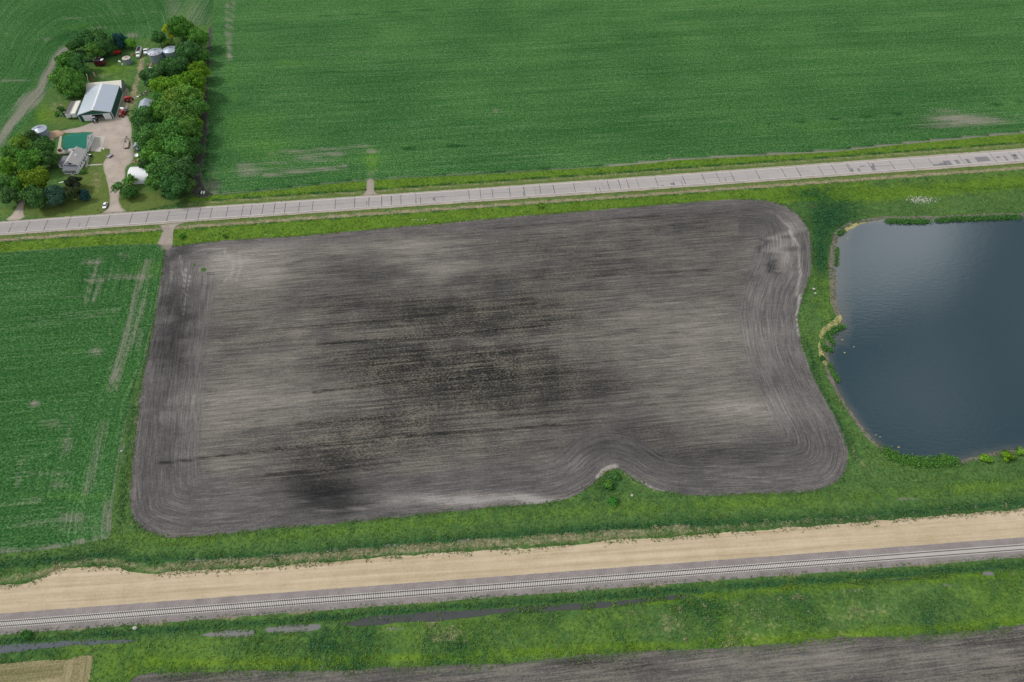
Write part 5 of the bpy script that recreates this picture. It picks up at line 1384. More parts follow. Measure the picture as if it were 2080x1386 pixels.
x, y = at(79.2, 262.5, 5.0); grain_bin(x, y, 4.0, 5.0, 1.2, "grey grain bin behind the house beside a dirt pile")
x, y = at(256, 118, 3.6); grain_bin(x, y, 2.4, 3.6, .5, "small grain bin with a pale rust stained roof", M_RUSTROOF)

# --- garage with teal roof
k6 = K(50, 240, 10.4)
gSW, gSE, gNE = V2(k6(872, 752)), V2(k6(1348, 722)), V2(k6(1466, 402))
ang = frame_of(gSW, gSE); W_ = (gSE - gSW).length; L_ = (gNE - gSE).dot(Vector((-math.sin(ang), math.cos(ang))))
t = thing("garage", "garage with teal green metal roof and pale walls behind the house", "garage", (gSW.x, gSW.y, .05), ang)
EV, RG = 3.0, 6.2
m = MB(); m.prism([(0, 0), (L_, 0), (L_, EV), (L_ / 2, RG), (0, EV)], 'x', .02, W_ - .02); m.build("wall", M_siding, t)
for side in (0, 1):
    m = MB(); s_ = (RG - EV) / (L_ / 2); ye = -.3 if side == 0 else L_ + .3; ze = EV - .3 * s_
    a = [(-.35, ye, ze), (W_ + .35, ye, ze), (W_ + .35, L_ / 2, RG), (-.35, L_ / 2, RG)]
    if side: a = a[::-1]
    m.hexa([(x, y, z + .02) for x, y, z in a], [(x, y, z + .11) for x, y, z in a]); rf = m.build("roof", M_teal, t)
    m = MB(); k = int(W_ / .9)
    for i in range(k + 1):
        x = -.3 + (W_ + .6) * i / k; m.hexa([(x - .03, ye, ze + .11), (x + .03, ye, ze + .11), (x + .03, L_ / 2, RG + .11), (x - .03, L_ / 2, RG + .11)], [(x - .02, ye, ze + .15), (x + .02, ye, ze + .15), (x + .02, L_ / 2, RG + .15), (x - .02, L_ / 2, RG + .15)])
    m.build("standing_seam_ribs", M_teal, rf)
for a, b_ in ((L_ * .12, L_ * .42), (L_ * .52, L_ * .82)):
    m = MB(); m.box(W_ - .02, W_ + .05, a, b_, .05, 2.4); d = m.build("garage_door", M_white, t)
    m = MB(); m.box(W_ + .02, W_ + .09, a - .05, b_ + .05, 2.4, 2.52); m.build("door_lintel", M_dkgrey, d)
window(t, "window", L_ * .46, L_ * .54, 4.0, 4.8, W_, 1, 'y'); window(t, "window", L_ * .04, L_ * .10, 1.1, 2.0, W_, 1, 'y')
# --- main house with wing and porch
hFL, hFR, hBR = V2(k6(893, 1108)), V2(k6(1190, 1104)), V2(k6(1312, 812))
ang = frame_of(hFL, hFR); W_ = (hFR - hFL).length; ny_ = Vector((-math.sin(ang), math.cos(ang))); L_ = (hBR - hFR).dot(ny_)
t = thing("farmhouse", "white farmhouse with weathered grey gable roof, dark roofed porch and west wing", "house", (hFL.x, hFL.y, .05), ang)
EV, RG = 3.7, 6.6
gable_wall(W_, EV, RG, .02, L_ - .02).build("wall", M_siding, t)
gable_roof_panels(t, W_, L_, EV, RG, .35, M_shingle, 1, thick=.12, seam=False)
m = MB(); s_ = (RG - EV) / (W_ / 2)
m.prism([(-.4, EV - .4 * s_ - .05), (W_ / 2, RG - .05), (W_ + .4, EV - .4 * s_ - .05), (W_ + .4, EV - .4 * s_ + .16), (W_ / 2, RG + .17), (-.4, EV - .4 * s_ + .16)], 'y', -.45, -.36); m.build("gable_trim", M_white, t)
m = MB(); m.prism([(W_ / 2 + 1.1, EV + 1.0), (W_ / 2 + 1.9, EV + 1.0), (W_ / 2 + 1.9, EV + 1.9), (W_ / 2 + 1.1, EV + 2.2)], 'y', L_ * .45, L_ * .45 + .9); m.build("roof_vent_box", M_white, t)
m = MB(); m.box(W_ / 2 - .9, W_ / 2 + .9, -.10, .0, EV + .2, EV + 1.45); w = m.build("attic_window", M_white, t)
for a, b_ in ((-.8, -.05), (.05, .8)):
    m = MB(); m.box(W_ / 2 + a, W_ / 2 + b_, -.12, -.09, EV + .3, EV + 1.35); m.build("pane", M_glass, w)
for u in (.08, .26, .45, .66, .86): window(t, "window", L_ * u, L_ * u + 1.0, 1.2, 2.6, W_, 1, 'y')
m = MB(); m.box(W_ - .01, W_ + .06, L_ * .56, L_ * .56 + .95, .1, 2.2); m.build("side_door", M_grey, t)
# porch on the front, with a low dark roof
PD = 3.3
m = MB(); m.box(.25, W_ - .25, -PD, .0, 0, 2.45); m.build("porch_wall", M_siding, t)
m = MB(); a = [(.0, -PD - .3, 2.45), (W_, -PD - .3, 2.45), (W_ - .3, 0, 3.5), (.3, 0, 3.5)]; m.hexa(a, [(x, y, z + .12) for x, y, z in a]); m.build("porch_roof", M_shingled, t)
for i in range(7):
    x = .7 + (W_ - 1.4) * i / 7
    if i == 4: m = MB(); m.box(x + .05, x + .95, -PD - .06, -PD + .02, .05, 2.1); m.build("front_door", M_grey, t); continue
    window(t, "porch_window", x, x + .75, .75, 2.05, -PD, -1, 'x')
m = MB(); m.box(W_ * .5, W_ * .72, -PD - 1.2, -PD - .07, 0, .25); m.build("step", M_conc2, t)
# west wing with a dark hipped roof
m = MB(); m.box(-4.6, -.02, 2.2, L_ * .78, 0, 2.4); m.build("wing_wall", M_siding, t)
m = MB(); y0_, y1_ = 1.9, L_ * .78 + .3; xm = -2.4
m.add([(-4.9, y0_, 2.4), (.0, y0_, 2.4), (.0, y1_, 2.4), (-4.9, y1_, 2.4), (-2.9, y0_ + 2.2, 3.6), (.0, y0_ + 2.2, 3.6), (.0, y1_ - 2.2, 3.6), (-2.9, y1_ - 2.2, 3.6)], [(0,3,2,1),(4,5,6,7),(0,1,5,4),(1,2,6,5),(2,3,7,6),(3,0,4,7)]); m.build("wing_roof", M_shingled, t)
window(t, "window", -3.4, -2.2, 1.0, 1.9, 2.2, -1, 'x')
m = MB(); m.box(W_ * .42, W_ * .52, L_ * .7, L_ * .7 + .6, RG - .6, RG + .9); m.build("chimney", M_conc2, t)
# link between house and garage: low grey lean-to roof
lk0, lk1 = V2(k6(985, 770)), V2(k6(1250, 752))
ang2 = frame_of(lk0, lk1); w_ = (lk1 - lk0).length
t = thing("breezeway", "low grey roofed link between the house and the garage", "annex", (lk0.x, lk0.y, .05), ang2)
m = MB(); m.box(0, w_, -.8, 1.0, 0, 2.6); m.build("wall", M_siding, t)
m = MB(); a = [(-.2, -1.0, 2.62), (w_ + .2, -1.0, 2.62), (w_ + .2, 1.05, 3.0), (-.2, 1.05, 3.0)]; m.hexa(a, [(x, y, z + .1) for x, y, z in a]); m.build("roof", M_shingle, t)

# --- quonset hut
qa, qb = V2(at(263, 375)), V2(at(300, 373.5))
ang = frame_of(qa, qb)
t = thing("quonset_hut", "white rounded quonset hut half under the trees by the drive", "quonset hut", (qa.x, qa.y, .05), ang)
D_, H_, LQ = 12.0, 5.0, 11.0
prof = [(D_ / 2 - D_ / 2 * math.cos(math.pi * i / 20), H_ * math.sin(math.pi * i / 20) ** .8) for i in range(21)]
m = MB(); m.prism(prof, 'x', 0, LQ); m.build("shell", M_vwhite, t)
m = MB()
for k in range(1, 12):
    xx = LQ * k / 12; pr = [(y, z + .05) for y, z in prof]; pr[0] = (pr[0][0] - .05, 0); pr[-1] = (pr[-1][0] + .05, 0)
    pr2 = [(D_ / 2 + (y - D_ / 2) * 1.008, z * 1.012) for y, z in prof]; m.prism(pr2, 'x', xx - .04, xx + .04)
m.build("arch_ribs", M_white, t)
m = MB(); m.prism([(D_ * .3, .1), (D_ * .7, .1), (D_ * .7, 3.6), (D_ * .3, 3.6)], 'x', -.06, .0); m.build("end_door", M_white, t)

# --- grey gabled shed in the windbreak, small blue grey shed
ga, gb = V2(at(283.5, 232)), V2(at(306, 226))
t = thing("windbreak_shed", "pale grey gable roofed shed tucked into the windbreak", "shed", (ga.x, ga.y, .05), math.radians(9))
m = gable_wall(7.0, 2.6, 4.4, 0, 9.5); m.build("wall", M_galv, t)
gable_roof_panels(t, 7.0, 9.5, 2.6, 4.4, .25, M_galvroof, 10)
ga = V2(at(274, 306))
t = thing("small_shed", "small blue grey shed at the edge of the windbreak by the yard", "shed", (ga.x, ga.y, .05), math.radians(4))
m = gable_wall(3.4, 2.3, 3.3, 0, 4.8); m.build("wall", M_bluegrey, t)
gable_roof_panels(t, 3.4, 4.8, 2.3, 3.3, .2, M_galvroof, 5)
m = MB(); m.box(1.1, 2.3, -.06, -.005, .05, 2.0); m.build("door", M_white, t)

# --- two semi trailers beside the shed
def semi_trailer(pfl, pfr, ptop_back, label, roofmat, L=13.5, w=2.6):
    A, B = V2(pfl), V2(pfr); an = frame_of(A, B)
    t = thing("semi_trailer", label, "trailer", (A.x, A.y, .05), an, "semi trailers parked beside the machine shed")
    m = MB(); m.box(0, w, 0, L, 1.05, 3.6); m.build("body", M_white, t)
    m = MB(); m.box(.04, w - .04, .04, L - .04, 3.6, 3.66); m.build("roof", roofmat, t)
    m = MB()
    for i in range(1, 12):
        y = L * i / 12; m.box(.1, w - .1, y - .03, y + .03, 3.66, 3.69)
    m.build("roof_bows", roofmat, t)
    for s_ in (0, 1):
        m = MB(); m.box(.08 + s_ * w / 2, w / 2 - .06 + s_ * w / 2, -.06, 0, 1.15, 3.5); m.build("rear_door", M_white, t)
    for y in (1.6, 2.9):
        for x in (.25, w - .25):
            m = MB(); m.wheel(x, y, .5, .5, .45); m.build("wheel", M_tyre, t)
    for x in (.5, w - .5):
        m = MB(); m.box(x - .08, x + .08, L - 2.6, L - 2.4, 0, 1.05); m.build("landing_leg", M_dkgrey, t)
M_dkroof = plain("dark_weathered_roof", (0.13, 0.12, 0.125), 0.8, 0.35, scale=.8)
semi_trailer(at(137.5, 243), at(148.5, 242.3), None, "long trailer with a dark weathered roof, outer one left of the machine shed", M_dkroof)
semi_trailer(at(149.5, 242.3), at(160, 241.5), None, "long trailer with a cream white roof, right against the machine shed", M_cream)

# ------------------------------------------------------------------ vehicles and farm things
def truck_cab(t, x0, y0, mat, w=2.4, cab=1.7, hood=1.7):
    """cab and hood, nose towards -y starting at y0"""
    m = MB(); m.prism([(y0, .55), (y0, 1.45), (y0 + .15, 1.6), (y0 + hood, 1.85), (y0 + hood, .55)], 'x', x0 + .15, x0 + w - .15); m.build("hood", mat, t, bevel=.08)
    m = MB(); m.prism([(y0 + hood, .55), (y0 + hood, 1.85), (y0 + hood + .4, 2.75), (y0 + hood + cab, 2.8), (y0 + hood + cab, .55)], 'x', x0 + .08, x0 + w - .08); m.build("cab", mat, t, bevel=.06)
    m = MB(); m.hexa([(x0 + .25, y0 + hood + .0, 1.9), (x0 + w - .25, y0 + hood + .0, 1.9), (x0 + w - .3, y0 + hood + .34, 2.65), (x0 + .3, y0 + hood + .34, 2.65)], [(x0 + .25, y0 + hood - .06, 1.93), (x0 + w - .25, y0 + hood - .06, 1.93), (x0 + w - .3, y0 + hood + .28, 2.68), (x0 + .3, y0 + hood + .28, 2.68)]); m.build("windscreen", M_glass, t)
    m = MB(); m.box(x0 + .1, x0 + w - .1, y0 - .18, y0, .5, .85); m.build("bumper", M_grey, t)
    for x in (x0 + .2, x0 + w - .2):
        m = MB(); m.wheel(x, y0 + .9, .5, .5, .3); m.build("wheel", M_tyre, t)
    for x in (x0 + .4, x0 + w - .4):
        m = MB(); m.tube((x, y0 - .03, 1.15), (x, y0 + .02, 1.15), .12); m.build("headlight", M_vwhite, t)
X_, Y_ = at(277.7, 119.5)
t = thing("grain_truck", "white grain truck with an open topped dark box beside the big bins", "truck", (X_, Y_, .05), math.radians(10))
truck_cab(t, 0, 0, M_vwhite)
m = MB()
bx0, bx1, by0, by1, bz0, bz1 = -.05, 2.5, 3.7, 10.4, 1.1, 2.9
m.box(bx0, bx1, by0, by1, bz0, bz0 + .15); m.box(bx0, bx0 + .1, by0, by1, bz0 + .15, bz1); m.box(bx1 - .1, bx1, by0, by1, bz0 + .15, bz1); m.box(bx0 + .1, bx1 - .1, by0, by0 + .1, bz0 + .15, bz1 + .1); m.box(bx0 + .1, bx1 - .1, by1 - .1, by1, bz0 + .15, bz1)
m.build("grain_box", M_vwhite, t)
m = MB(); m.box(bx0 + .12, bx1 - .12, by0 + .12, by1 - .12, bz1 - .3, bz1 - .1); m.build("tarp", M_black, t)
for y in (7.9, 9.2):
    for x in (.15, 2.3):
        m = MB(); m.wheel(x, y, .5, .5, .5); m.build("wheel", M_tyre, t)
m = MB(); m.box(.7, 1.7, 3.2, 10.2, .7, 1.08); m.build("chassis", M_dkgrey, t)
X_, Y_ = at(293, 113)
t = thing("farm_truck", "second white truck squeezed between the grain truck and the big bin", "truck", (X_, Y_, .05), math.radians(10))
truck_cab(t, 0, 0, M_vwhite)
m = MB(); m.box(.05, 2.4, 3.7, 7.2, .95, 1.15); m.box(.05, 2.4, 3.7, 3.8, 1.15, 2.2); m.build("flat_bed", M_grey, t)
for x in (.15, 2.25):
    m = MB(); m.wheel(x, 6.0, .5, .5, .5); m.build("wheel", M_tyre, t)

def tractor(x, y, rz, label, mat, s=1.0, cabm=None, grp="tractors east of the machine shed"):
    t = thing("tractor", label, "tractor", (x, y, .05), rz, grp)
    m = MB(); m.prism([(-2.2 * s, .9 * s), (-2.2 * s, 1.7 * s), (-.2 * s, 1.95 * s), (-.2 * s, .9 * s)], 'x', -.42 * s, .42 * s); m.build("hood", mat, t, bevel=.06)
    m = MB(); m.box(-.75 * s, .75 * s, -.2 * s, 1.3 * s, 1.0 * s, 1.7 * s); m.build("chassis", M_dkgrey, t)
    m = MB(); m.box(-.7 * s, .7 * s, -.1 * s, 1.2 * s, 1.7 * s, 2.65 * s); m.build("cab_glass", M_glass, t)
    m = MB(); m.box(-.85 * s, .85 * s, -.25 * s, 1.35 * s, 2.65 * s, 2.85 * s); m.build("cab_roof", cabm or mat, t, bevel=.05)
    for sx in (-1, 1):
        for yy, r, w in ((.9, .92, .5), (-1.8, .6, .36)):
            m = MB(); m.wheel(sx * 1.05 * s, yy * s, r * s, r * s, w * s); wh = m.build("tyre", M_tyre, t)
            m = MB(); m.wheel(sx * 1.05 * s, yy * s, r * s, r * s * .5, w * s + .05); m.build("rim", mat, wh)
        m = MB(); m.prism([(.1 * s, 1.5 * s), (.3 * s, 2.0 * s), (1.5 * s, 2.0 * s), (1.9 * s, 1.5 * s)], 'x', sx * 1.05 * s - .3 * s, sx * 1.05 * s + .3 * s); m.build("fender", mat, t)
    m = MB(); m.tube((.2 * s, -1.2 * s, 1.8 * s), (.2 * s, -1.2 * s, 2.6 * s), .06 * s); m.build("exhaust", M_black, t)
    return t
x, y = at(261, 203, 1); tractor(x, y, math.radians(160), "red tractor farther along the grass lane, east of the machine shed", M_red, 1.15)
x, y = at(249.5, 232, 1); tractor(x, y, math.radians(-20), "red tractor nearer the yard with a white tank behind it", M_red, 1.05)
x, y = at(193.5, 245.5, .5); tractor(x, y, math.radians(25), "grey loader tractor standing in the open doorway of the machine shed", M_grey, .95, M_vwhite, None)
# sprayer tank behind the nearer tractor
x, y = at(250, 223.5, .8)
t = thing("sprayer", "white tank sprayer with folded dark booms behind the red tractor", "sprayer", (x, y, .05), math.radians(-15))
m = MB(); m.tube((-1.3, 0, 1.5), (1.1, 0, 1.5), .8, .8, 14); m.build("tank", M_vwhite, t, smooth=False)
m = MB(); m.box(-1.5, 2.4, -.5, .5, .6, .8); m.box(1.2, 2.9, -1.6, 1.7, .9, 1.4); m.build("frame", M_dkgrey, t)
m = MB(); m.tube((-2.6, -.9, 1.3), (2.6, 1.2, 1.4), .12, .12, 6); m.build("boom", M_grey, t)
for sx in (-1.1, 1.1):
    m = MB(); m.wheel(sx, -.9, .55, .55, .35); m.build("wheel", M_tyre, t)
# implement parked by the farther tractor
x, y = at(262.5, 193)
# gooseneck flatbed trailer in the drive
x, y = at(257.3, 303)
t = thing("flatbed_trailer", "flatbed trailer with a tan deck and dark gooseneck on the gravel drive", "trailer", (x, y, .05), math.radians(16))
m = MB()
for i in range(14): m.box(-1.25, 1.25, .05 + i * .5, .52 + i * .5, .85, .93)
m.build("deck", M_deck, t)
m = MB(); m.box(-1.35, -1.25, 0, 7.1, .6, .98); m.box(1.25, 1.35, 0, 7.1, .6, .98); m.box(-1.25, 1.25, 7.05, 7.15, .6, .98); m.box(-1.25, 1.25, -.08, 0, .6, .98); m.build("frame", M_dkgrey, t)
m = MB(); m.hexa([(-1.1, 7.15, .8), (-.9, 7.15, .8), (-.15, 10.2, 1.4), (-.3, 10.2, 1.4)], [(-1.1, 7.15, 1.0), (-.9, 7.15, 1.0), (-.15, 10.2, 1.6), (-.3, 10.2, 1.6)]); m.hexa([(.9, 7.15, .8), (1.1, 7.15, .8), (.3, 10.2, 1.4), (.15, 10.2, 1.4)], [(.9, 7.15, 1.0), (1.1, 7.15, 1.0), (.3, 10.2, 1.6), (.15, 10.2, 1.6)]); m.box(-.9, .9, 8.4, 8.6, 1.0, 1.2); m.box(-.15, .15, 10.1, 10.3, .6, 1.7); m.build("gooseneck", M_dkgrey, t)
for y_ in (1.9, 2.9):
    for x_ in (-1.1, 1.1):
        m = MB(); m.wheel(x_, y_, .4, .4, .28); m.build("wheel", M_tyre, t)
m = MB(); m.box(-.9, -.2, 5.2, 6.4, .94, 1.3); m.build("toolbox", M_dkgrey, t)
# maroon combine
x, y = at(193, 136)
t = thing("combine", "old maroon combine harvester with a black grain tank at the back of the yard", "combine", (x, y, .05), math.radians(0))
m = MB(); m.prism([(0, 1.0), (6.2, .9), (6.6, 2.2), (6.2, 3.0), (0.3, 2.9)], 'y', .3, 2.9); m.build("body", M_maroon, t, bevel=.06)
m = MB(); m.box(.9, 4.6, .4, 2.8, 3.0, 3.5); m.build("grain_tank", M_black, t)
m = MB(); m.box(5.0, 6.3, .6, 2.6, 3.0, 4.0); m.build("cab", M_glass, t)
m = MB(); m.box(4.9, 6.5, .45, 2.75, 4.0, 4.15); m.build("cab_roof", M_vwhite, t)
for xx, r in ((5.2, .9), (1.0, .55)):
    for yy in (.1, 3.1):
        m = MB(); m.tube((xx, yy - .25, r), (xx, yy + .25, r), r, r, 14); m.build("wheel", M_tyre, t)
m = MB(); m.tube((4.0, 2.9, 3.3), (.4, 3.2, 3.6), .16); m.build("unloading_auger", M_maroon, t)
# old pickup
x, y = at(170, 127.5)
t = thing("old_pickup", "old dark pickup with a pale hood under the trees at the back of the yard", "pickup", (x, y, .05), math.radians(4))
m = MB(); m.box(0, 1.7, .1, 1.8, .55, 1.15); m.build("hood", M_white, t, bevel=.08)
m = MB(); m.prism([(1.7, .5), (1.7, 1.15), (2.1, 1.8), (3.3, 1.8), (3.5, 1.15), (3.5, .5)], 'y', .1, 1.8); m.build("cab", M_dkgrey, t)
m = MB(); m.box(3.5, 5.3, .05, 1.85, .5, .7); m.box(3.5, 5.3, .05, .13, .7, 1.15); m.box(3.5, 5.3, 1.77, 1.85, .7, 1.15); m.box(5.22, 5.3, .13, 1.77, .7, 1.15); m.build("cargo_bed", M_dkgrey, t)
for xx in (.9, 4.3):
    for yy in (.1, 1.8):
        m = MB(); m.tube((xx, yy - .12, .38), (xx, yy + .12, .38), .38, .38, 12); m.build("wheel", M_tyre, t)
# red hopper wagon
x, y = at(240.5, 111.5)
t = thing("hopper_wagon", "bright red hopper wagon in the grass left of the small grain bin", "wagon", (x, y, .05), math.radians(14))
m = MB(); m.hexa([(-1.0, -.7, .8), (1.0, -.7, .8), (1.0, .7, .8), (-1.0, .7, .8)], [(-2.1, -1.3, 2.1), (2.1, -1.3, 2.1), (2.1, 1.3, 2.1), (-2.1, 1.3, 2.1)]); m.build("hopper", M_red, t)
m = MB()
m.box(-2.15, 2.15, -1.36, -1.28, 2.1, 2.3); m.box(-2.15, 2.15, 1.28, 1.36, 2.1, 2.3); m.box(-2.15, -2.07, -1.28, 1.28, 2.1, 2.3); m.box(2.07, 2.15, -1.28, 1.28, 2.1, 2.3); m.box(-.05, .05, -1.28, 1.28, 2.1, 2.25); m.build("rim_rail", M_red, t)
for xx in (-1.3, 1.3):
    for yy in (-.9, .9):
        m = MB(); m.tube((xx, yy - .13, .4), (xx, yy + .13, .4), .4, .4, 12); m.build("wheel", M_tyre, t)
m = MB(); m.tube((-2.0, 0, .5), (-3.6, 0, .35), .06); m.build("drawbar", M_red, t)
# propane tank and white barrel by the small bin
x, y = at(244.5, 128)
t = thing("propane_tank", "white propane tank lying beside the small grain bin", "tank", (x, y, .05), math.radians(-35))
m = MB(); m.tube((-1.0, 0, .85), (1.0, 0, .85), .48, .48, 14); m.tube((-1.25, 0, .85), (-1.0, 0, .85), .25, .48, 14); m.tube((1.0, 0, .85), (1.25, 0, .85), .48, .25, 14); m.build("vessel", M_vwhite, t)
for xx in (-.7, .7):
    m = MB(); m.box(xx - .08, xx + .08, -.3, .3, 0, .4); m.build("foot", M_grey, t)
x, y = at(249.6, 133)
t = thing("barrel", "white barrel on the grass in front of the small grain bin", "barrel", (x, y, .05))
m = MB(); m.lathe([(.44, 0), (.46, .1), (.46, 1.0), (.42, 1.1), (.1, 1.12)], 14); m.build("drum", M_vwhite, t)
m = MB(); m.lathe([(.10, 1.12), (.10, 1.2), (.02, 1.21)], 8); m.build("cap", M_black, t)
# parked car
x, y = at(214.8, 419.6)
t = thing("parked_car", "white car parked at the mouth of the farm drive", "car", (x, y, .12), math.radians(7))
# nose to -y
m = MB()
prof = [(-2.25, .35), (-2.3, .62), (-2.1, .80), (-1.05, .95), (1.55, .98), (2.2, .92), (2.3, .6), (2.25, .35)]
m.prism(prof, 'x', -.9, .9); m.build("body", M_vwhite, t, bevel=.10)
m = MB(); m.hexa([(-.84, -1.1, .94), (.84, -1.1, .94), (.84, 1.8, .96), (-.84, 1.8, .96)], [(-.64, -.4, 1.42), (.64, -.4, 1.42), (.64, 1.15, 1.42), (-.64, 1.15, 1.42)]); m.build("windows", M_glass, t)
m = MB(); m.box(-.63, .63, -.38, 1.12, 1.42, 1.47); m.build("roof", M_vwhite, t, bevel=.02)
for sx in (-1, 1):
    for yy in (-1.4, 1.35):
        m = MB(); m.wheel(sx * .82, yy, .33, .33, .2); wh = m.build("wheel", M_tyre, t)
        m = MB(); m.wheel(sx * .83, yy, .33, .18, .22); m.build("rim", M_grey, wh)
    m = MB(); m.box(sx * .62 - .18, sx * .62 + .18, -2.29, -2.2, .6, .74); m.build("headlight", M_white, t)
    m = MB(); m.box(sx * .66 - .16, sx * .66 + .16, 2.22, 2.31, .65, .8); m.build("tail_light", M_red, t)
    m = MB(); m.box(sx * .98 - .1, sx * .98 + .1, -.75, -.55, .95, 1.08); m.build("mirror", M_vwhite, t)
# mailbox
x, y = at(201, 431)
t = thing("mailbox", "dark mailbox on a post beside the drive mouth", "mailbox", (x, y, .05), math.radians(10))
m = MB(); m.box(-.08, .08, -.08, .08, 0, 1.1); m.build("post", M_wood, t)
m = MB(); m.prism([(-.2, 1.1), (.2, 1.1), (.2, 1.35), (.1, 1.5), (-.1, 1.5), (-.2, 1.35)], 'y', -.35, .35); m.build("box", M_black, t)
m = MB(); m.box(.2, .24, -.1, .05, 1.3, 1.6); m.build("flag", M_red, t)
# small grey trailer, dish, grill, junk
x, y = at(223.5, 318.5)
t = thing("utility_trailer", "small grey utility trailer at the lawn corner of the drive", "trailer", (x, y, .12), math.radians(-24))
m = MB(); m.box(-1.2, 1.2, -1.6, 1.6, .5, .6); m.box(-1.2, -1.12, -1.6, 1.6, .6, .9); m.box(1.12, 1.2, -1.6, 1.6, .6, .9); m.box(-1.12, 1.12, 1.52, 1.6, .6, .9); m.build("box", M_grey, t)
m = MB(); m.tube((0, -1.6, .5), (0, -2.9, .45), .06); m.build("tongue", M_dkgrey, t)
for sx in (-1.3, 1.3):
    m = MB(); m.wheel(sx, .1, .35, .35, .2); m.build("wheel", M_tyre, t)
x, y = at(278.3, 317)
t = thing("satellite_dish", "big white satellite dish lying at the windbreak edge", "dish", (x, y, .4), 0)
m = MB(); m.lathe([(.1, 0), (.6, .08), (1.0, .24), (1.15, .36), (1.1, .38), (.6, .14), (.05, .06)], 20); o = m.build("reflector", M_vwhite, t); o.rotation_euler = (math.radians(25), 0, 0)
m = MB(); m.tube((0, 0, -.35), (0, 0, .1), .12); m.build("mount", M_dkgrey, t)
x, y = at(185, 318)
t = thing("grill", "dark barbecue grill with a white lid panel on the walk by the house", "grill", (x, y, .15), math.radians(5))
m = MB(); m.box(-.9, .9, -.5, .5, .2, 1.0); m.build("body", M_black, t, bevel=.05)
m = MB(); m.box(-.6, .5, -.45, .3, 1.0, 1.12); m.build("lid", M_white, t)
x, y = at(122, 307)
t = thing("fire_pit", "round rusty brown fire pit on the walk west of the garage", "fire pit", (x, y, .14), 0)
m = MB(); m.lathe([(1.0, 0), (1.1, .7), (1.0, .72), (.9, .3), (.1, .28)], 14); m.build("ring", M_rust, t)
m = MB(); m.lathe([(.85, .3), (.6, .55), (.1, .6)], 9); m.build("ash_and_logs", M_black, t)
x, y = at(211, 304)
t = thing("well_cap", "white well head with a thin pole at the garage pad corner", "well head", (x, y, .05), 0)
m = MB(); m.lathe([(.45, 0), (.45, .5), (.3, .6), (.05, .62)], 12); m.build("cap", M_vwhite, t)
m = MB(); m.tube((.4, .9, 0), (.4, .9, 2.0), .05); m.build("pole", M_grey, t)
# dirt mound beside the west bin
x, y = at(112, 273)
m = MB(); R_ = 5.2; pr = [(R_ * a, h_) for a, h_ in ((1.0, 0), (.8, .35), (.55, .9), (.3, 1.3), (.08, 1.45))]
m.lathe(pr, 22); m.v = [(a * (1 + .12 * math.sin(3 * math.atan2(b_, a) + 1)), b_ * .75 * (1 + .1 * math.sin(5 * math.atan2(b_, a))), c_) for a, b_, c_ in m.v]
M_mound = gravel_material("orange_dirt", (0.30, 0.20, 0.125), (0.48, 0.345, 0.235), 1.2)
o = m.build("dirt_mound", M_mound, smooth=True); o.location = (x, y, .05); tag(o, "orange tan dirt mound beside the grey grain bin", "dirt mound")
# planks and beams
def planks(px_, py_, rz, n, L, label, mat, name="plank_pile"):
    x, y = at(px_, py_); t = thing(name, label, "lumber", (x, y, .06), rz)
    for i in range(n):
        m = MB(); z = .02 + .11 * (i // 3); yy = (i % 3 - 1) * .36 + random.uniform(-.05, .05); dl = random.uniform(-.3, .3)
        m.box(-L / 2 + dl, L / 2 + dl, yy - .14, yy + .14, z, z + .09); o = m.build("plank", mat, t); o.rotation_euler = (0, 0, random.uniform(-.05, .05))
planks(191.5, 151.5, math.radians(-58), 7, 6.0, "pile of tan planks lying in the grass behind the sheds", M_wood)
planks(168, 176, math.radians(75), 5, 8.0, "pile of rusty brown beams beside the big round tree", M_rust, "beam_pile")
planks(186, 162, math.radians(-35), 5, 6.0, "low pile of red brown boards right behind the cream shed", M_rust, "board_pile")
# pale pole
p0 = at(182, 181, 0); p1 = at(176.2, 152, 7.5)
t = thing("utility_pole", "tall pale pole standing behind the machine shed", "pole", (p0[0], p0[1], .05), 0)
m = MB(); m.tube((0, 0, 0), (p1[0] - p0[0], p1[1] - p0[1], 7.45), .16, .11, 8); m.build("shaft", M_cream, t)
m = MB(); m.tube((p1[0] - p0[0], p1[1] - p0[1], 7.45), (p1[0] - p0[0], p1[1] - p0[1], 7.8), .2, .2, 8); m.build("yard_light", M_white, t)
# junk heaps
def junk(px_, py_, r, n, label, mats, name="scrap_pile"):
    x, y = at(px_, py_); t = thing(name, label, "scrap", (x, y, .06), 0)
    for i in range(n):
        a = random.uniform(0, 6.28); d = r * random.random() ** .5; s_ = random.uniform(.25, .75); m = MB()
        m.box(-s_, s_, -s_ * .5, s_ * .5, 0, s_ * random.uniform(.4, 1)); o = m.build("scrap_piece", random.choice(mats), t)
        o.location = (d * math.cos(a), d * math.sin(a), 0); o.rotation_euler = (random.uniform(-.2, .2), random.uniform(-.2, .2), random.uniform(0, 3))
junk(277, 305.5, 1.8, 9, "brown scrap heap just below the small blue grey shed", [M_rust, M_wood, M_dkgrey])
junk(274.5, 329, 1.8, 8, "orange brown scrap beside the drive above the quonset hut", [M_rust, M_wood])
junk(296, 190, 3.2, 14, "dark scrap and tyres under the trees, across the lane from the barn", [M_dkgrey, M_grey, M_rust, M_tyre])
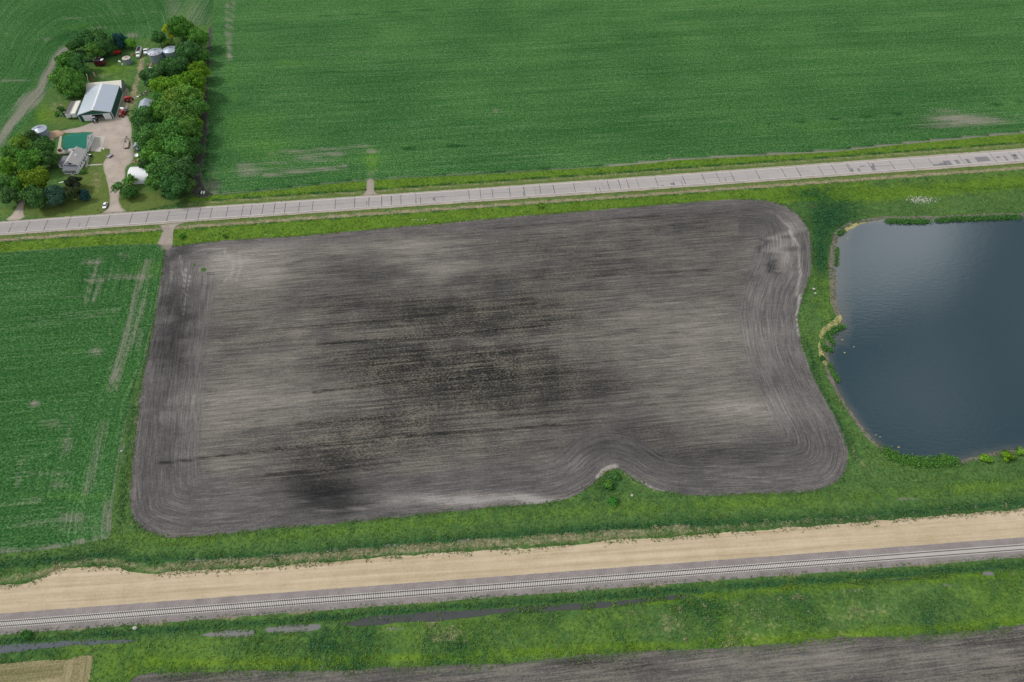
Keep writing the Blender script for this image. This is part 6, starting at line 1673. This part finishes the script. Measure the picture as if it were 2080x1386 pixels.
junk(307, 131, 2.2, 9, "orange and grey junk under the tree below the big bins", [M_rust, M_grey, M_wood])
junk(306, 141, 2.2, 6, "white appliances under the tree near the grass lane", [M_white, M_grey])
junk(203, 116, 2.5, 8, "scattered pale scrap behind the maroon combine", [M_wood, M_grey, M_dkgrey])
junk(267, 113, 2.0, 6, "orange scrap between the small bin and the white truck", [M_rust, M_wood])
junk(127, 232, 2.8, 8, "white rubbish in the shrubs left of the trailers", [M_white, M_grey])
junk(281, 196, 1.2, 4, "small pale crates beside the grass lane", [M_white, M_wood])
x, y = at(412.5, 392.8)
t = thing("debris", "two white upright boards on the dark soil at the windbreak's road end", "debris", (x, y, .12), 0)
for dx_ in (-.7, .6):
    m = MB(); m.box(dx_ - .12, dx_ + .35, -.9, .9, 0, .8); m.build("board", M_white, t)
x, y = at(404, 394)
t = thing("tyre_heap", "dark discarded tyres on the soil beside the white boards", "tyres", (x, y, .12), 0)
for i, (a, b_) in enumerate(((0, 0), (1.2, .2), (.5, 1.0))):
    m = MB(); m.lathe([(.5, 0), (.62, .12), (.5, .26), (.3, .2), (.3, .05)], 14, (a, b_, 0)); m.build("tyre", M_tyre, t)
# people-sized bits on the lawn
for (px_, py_), lb in zip([(98, 324.5), (124, 370)], ["white yard chair under the trees west of the house", "white wooden board on the lawn below the house"]):
    x, y = at(px_, py_, .4)
    t = thing("yard_chair" if 'chair' in lb else "lawn_board", lb, "chair" if 'chair' in lb else "board", (x, y, .06), .4)
    if 'chair' in lb:
        m = MB(); m.box(-.35, .35, -.35, .35, .4, .48); m.build("seat", M_white, t)
        m = MB(); m.box(-.35, .35, .3, .38, .48, 1.1); m.build("backrest", M_white, t)
        for a in (-.3, .3):
            for b_ in (-.3, .3):
                m = MB(); m.box(a - .04, a + .04, b_ - .04, b_ + .04, 0, .4); m.build("leg", M_white, t)
    else:
        for i in range(3):
            m = MB(); m.box(-1.3, 1.3, i * .22 - .1, i * .22 + .1, 0, .08); m.build("plank", M_white, t)
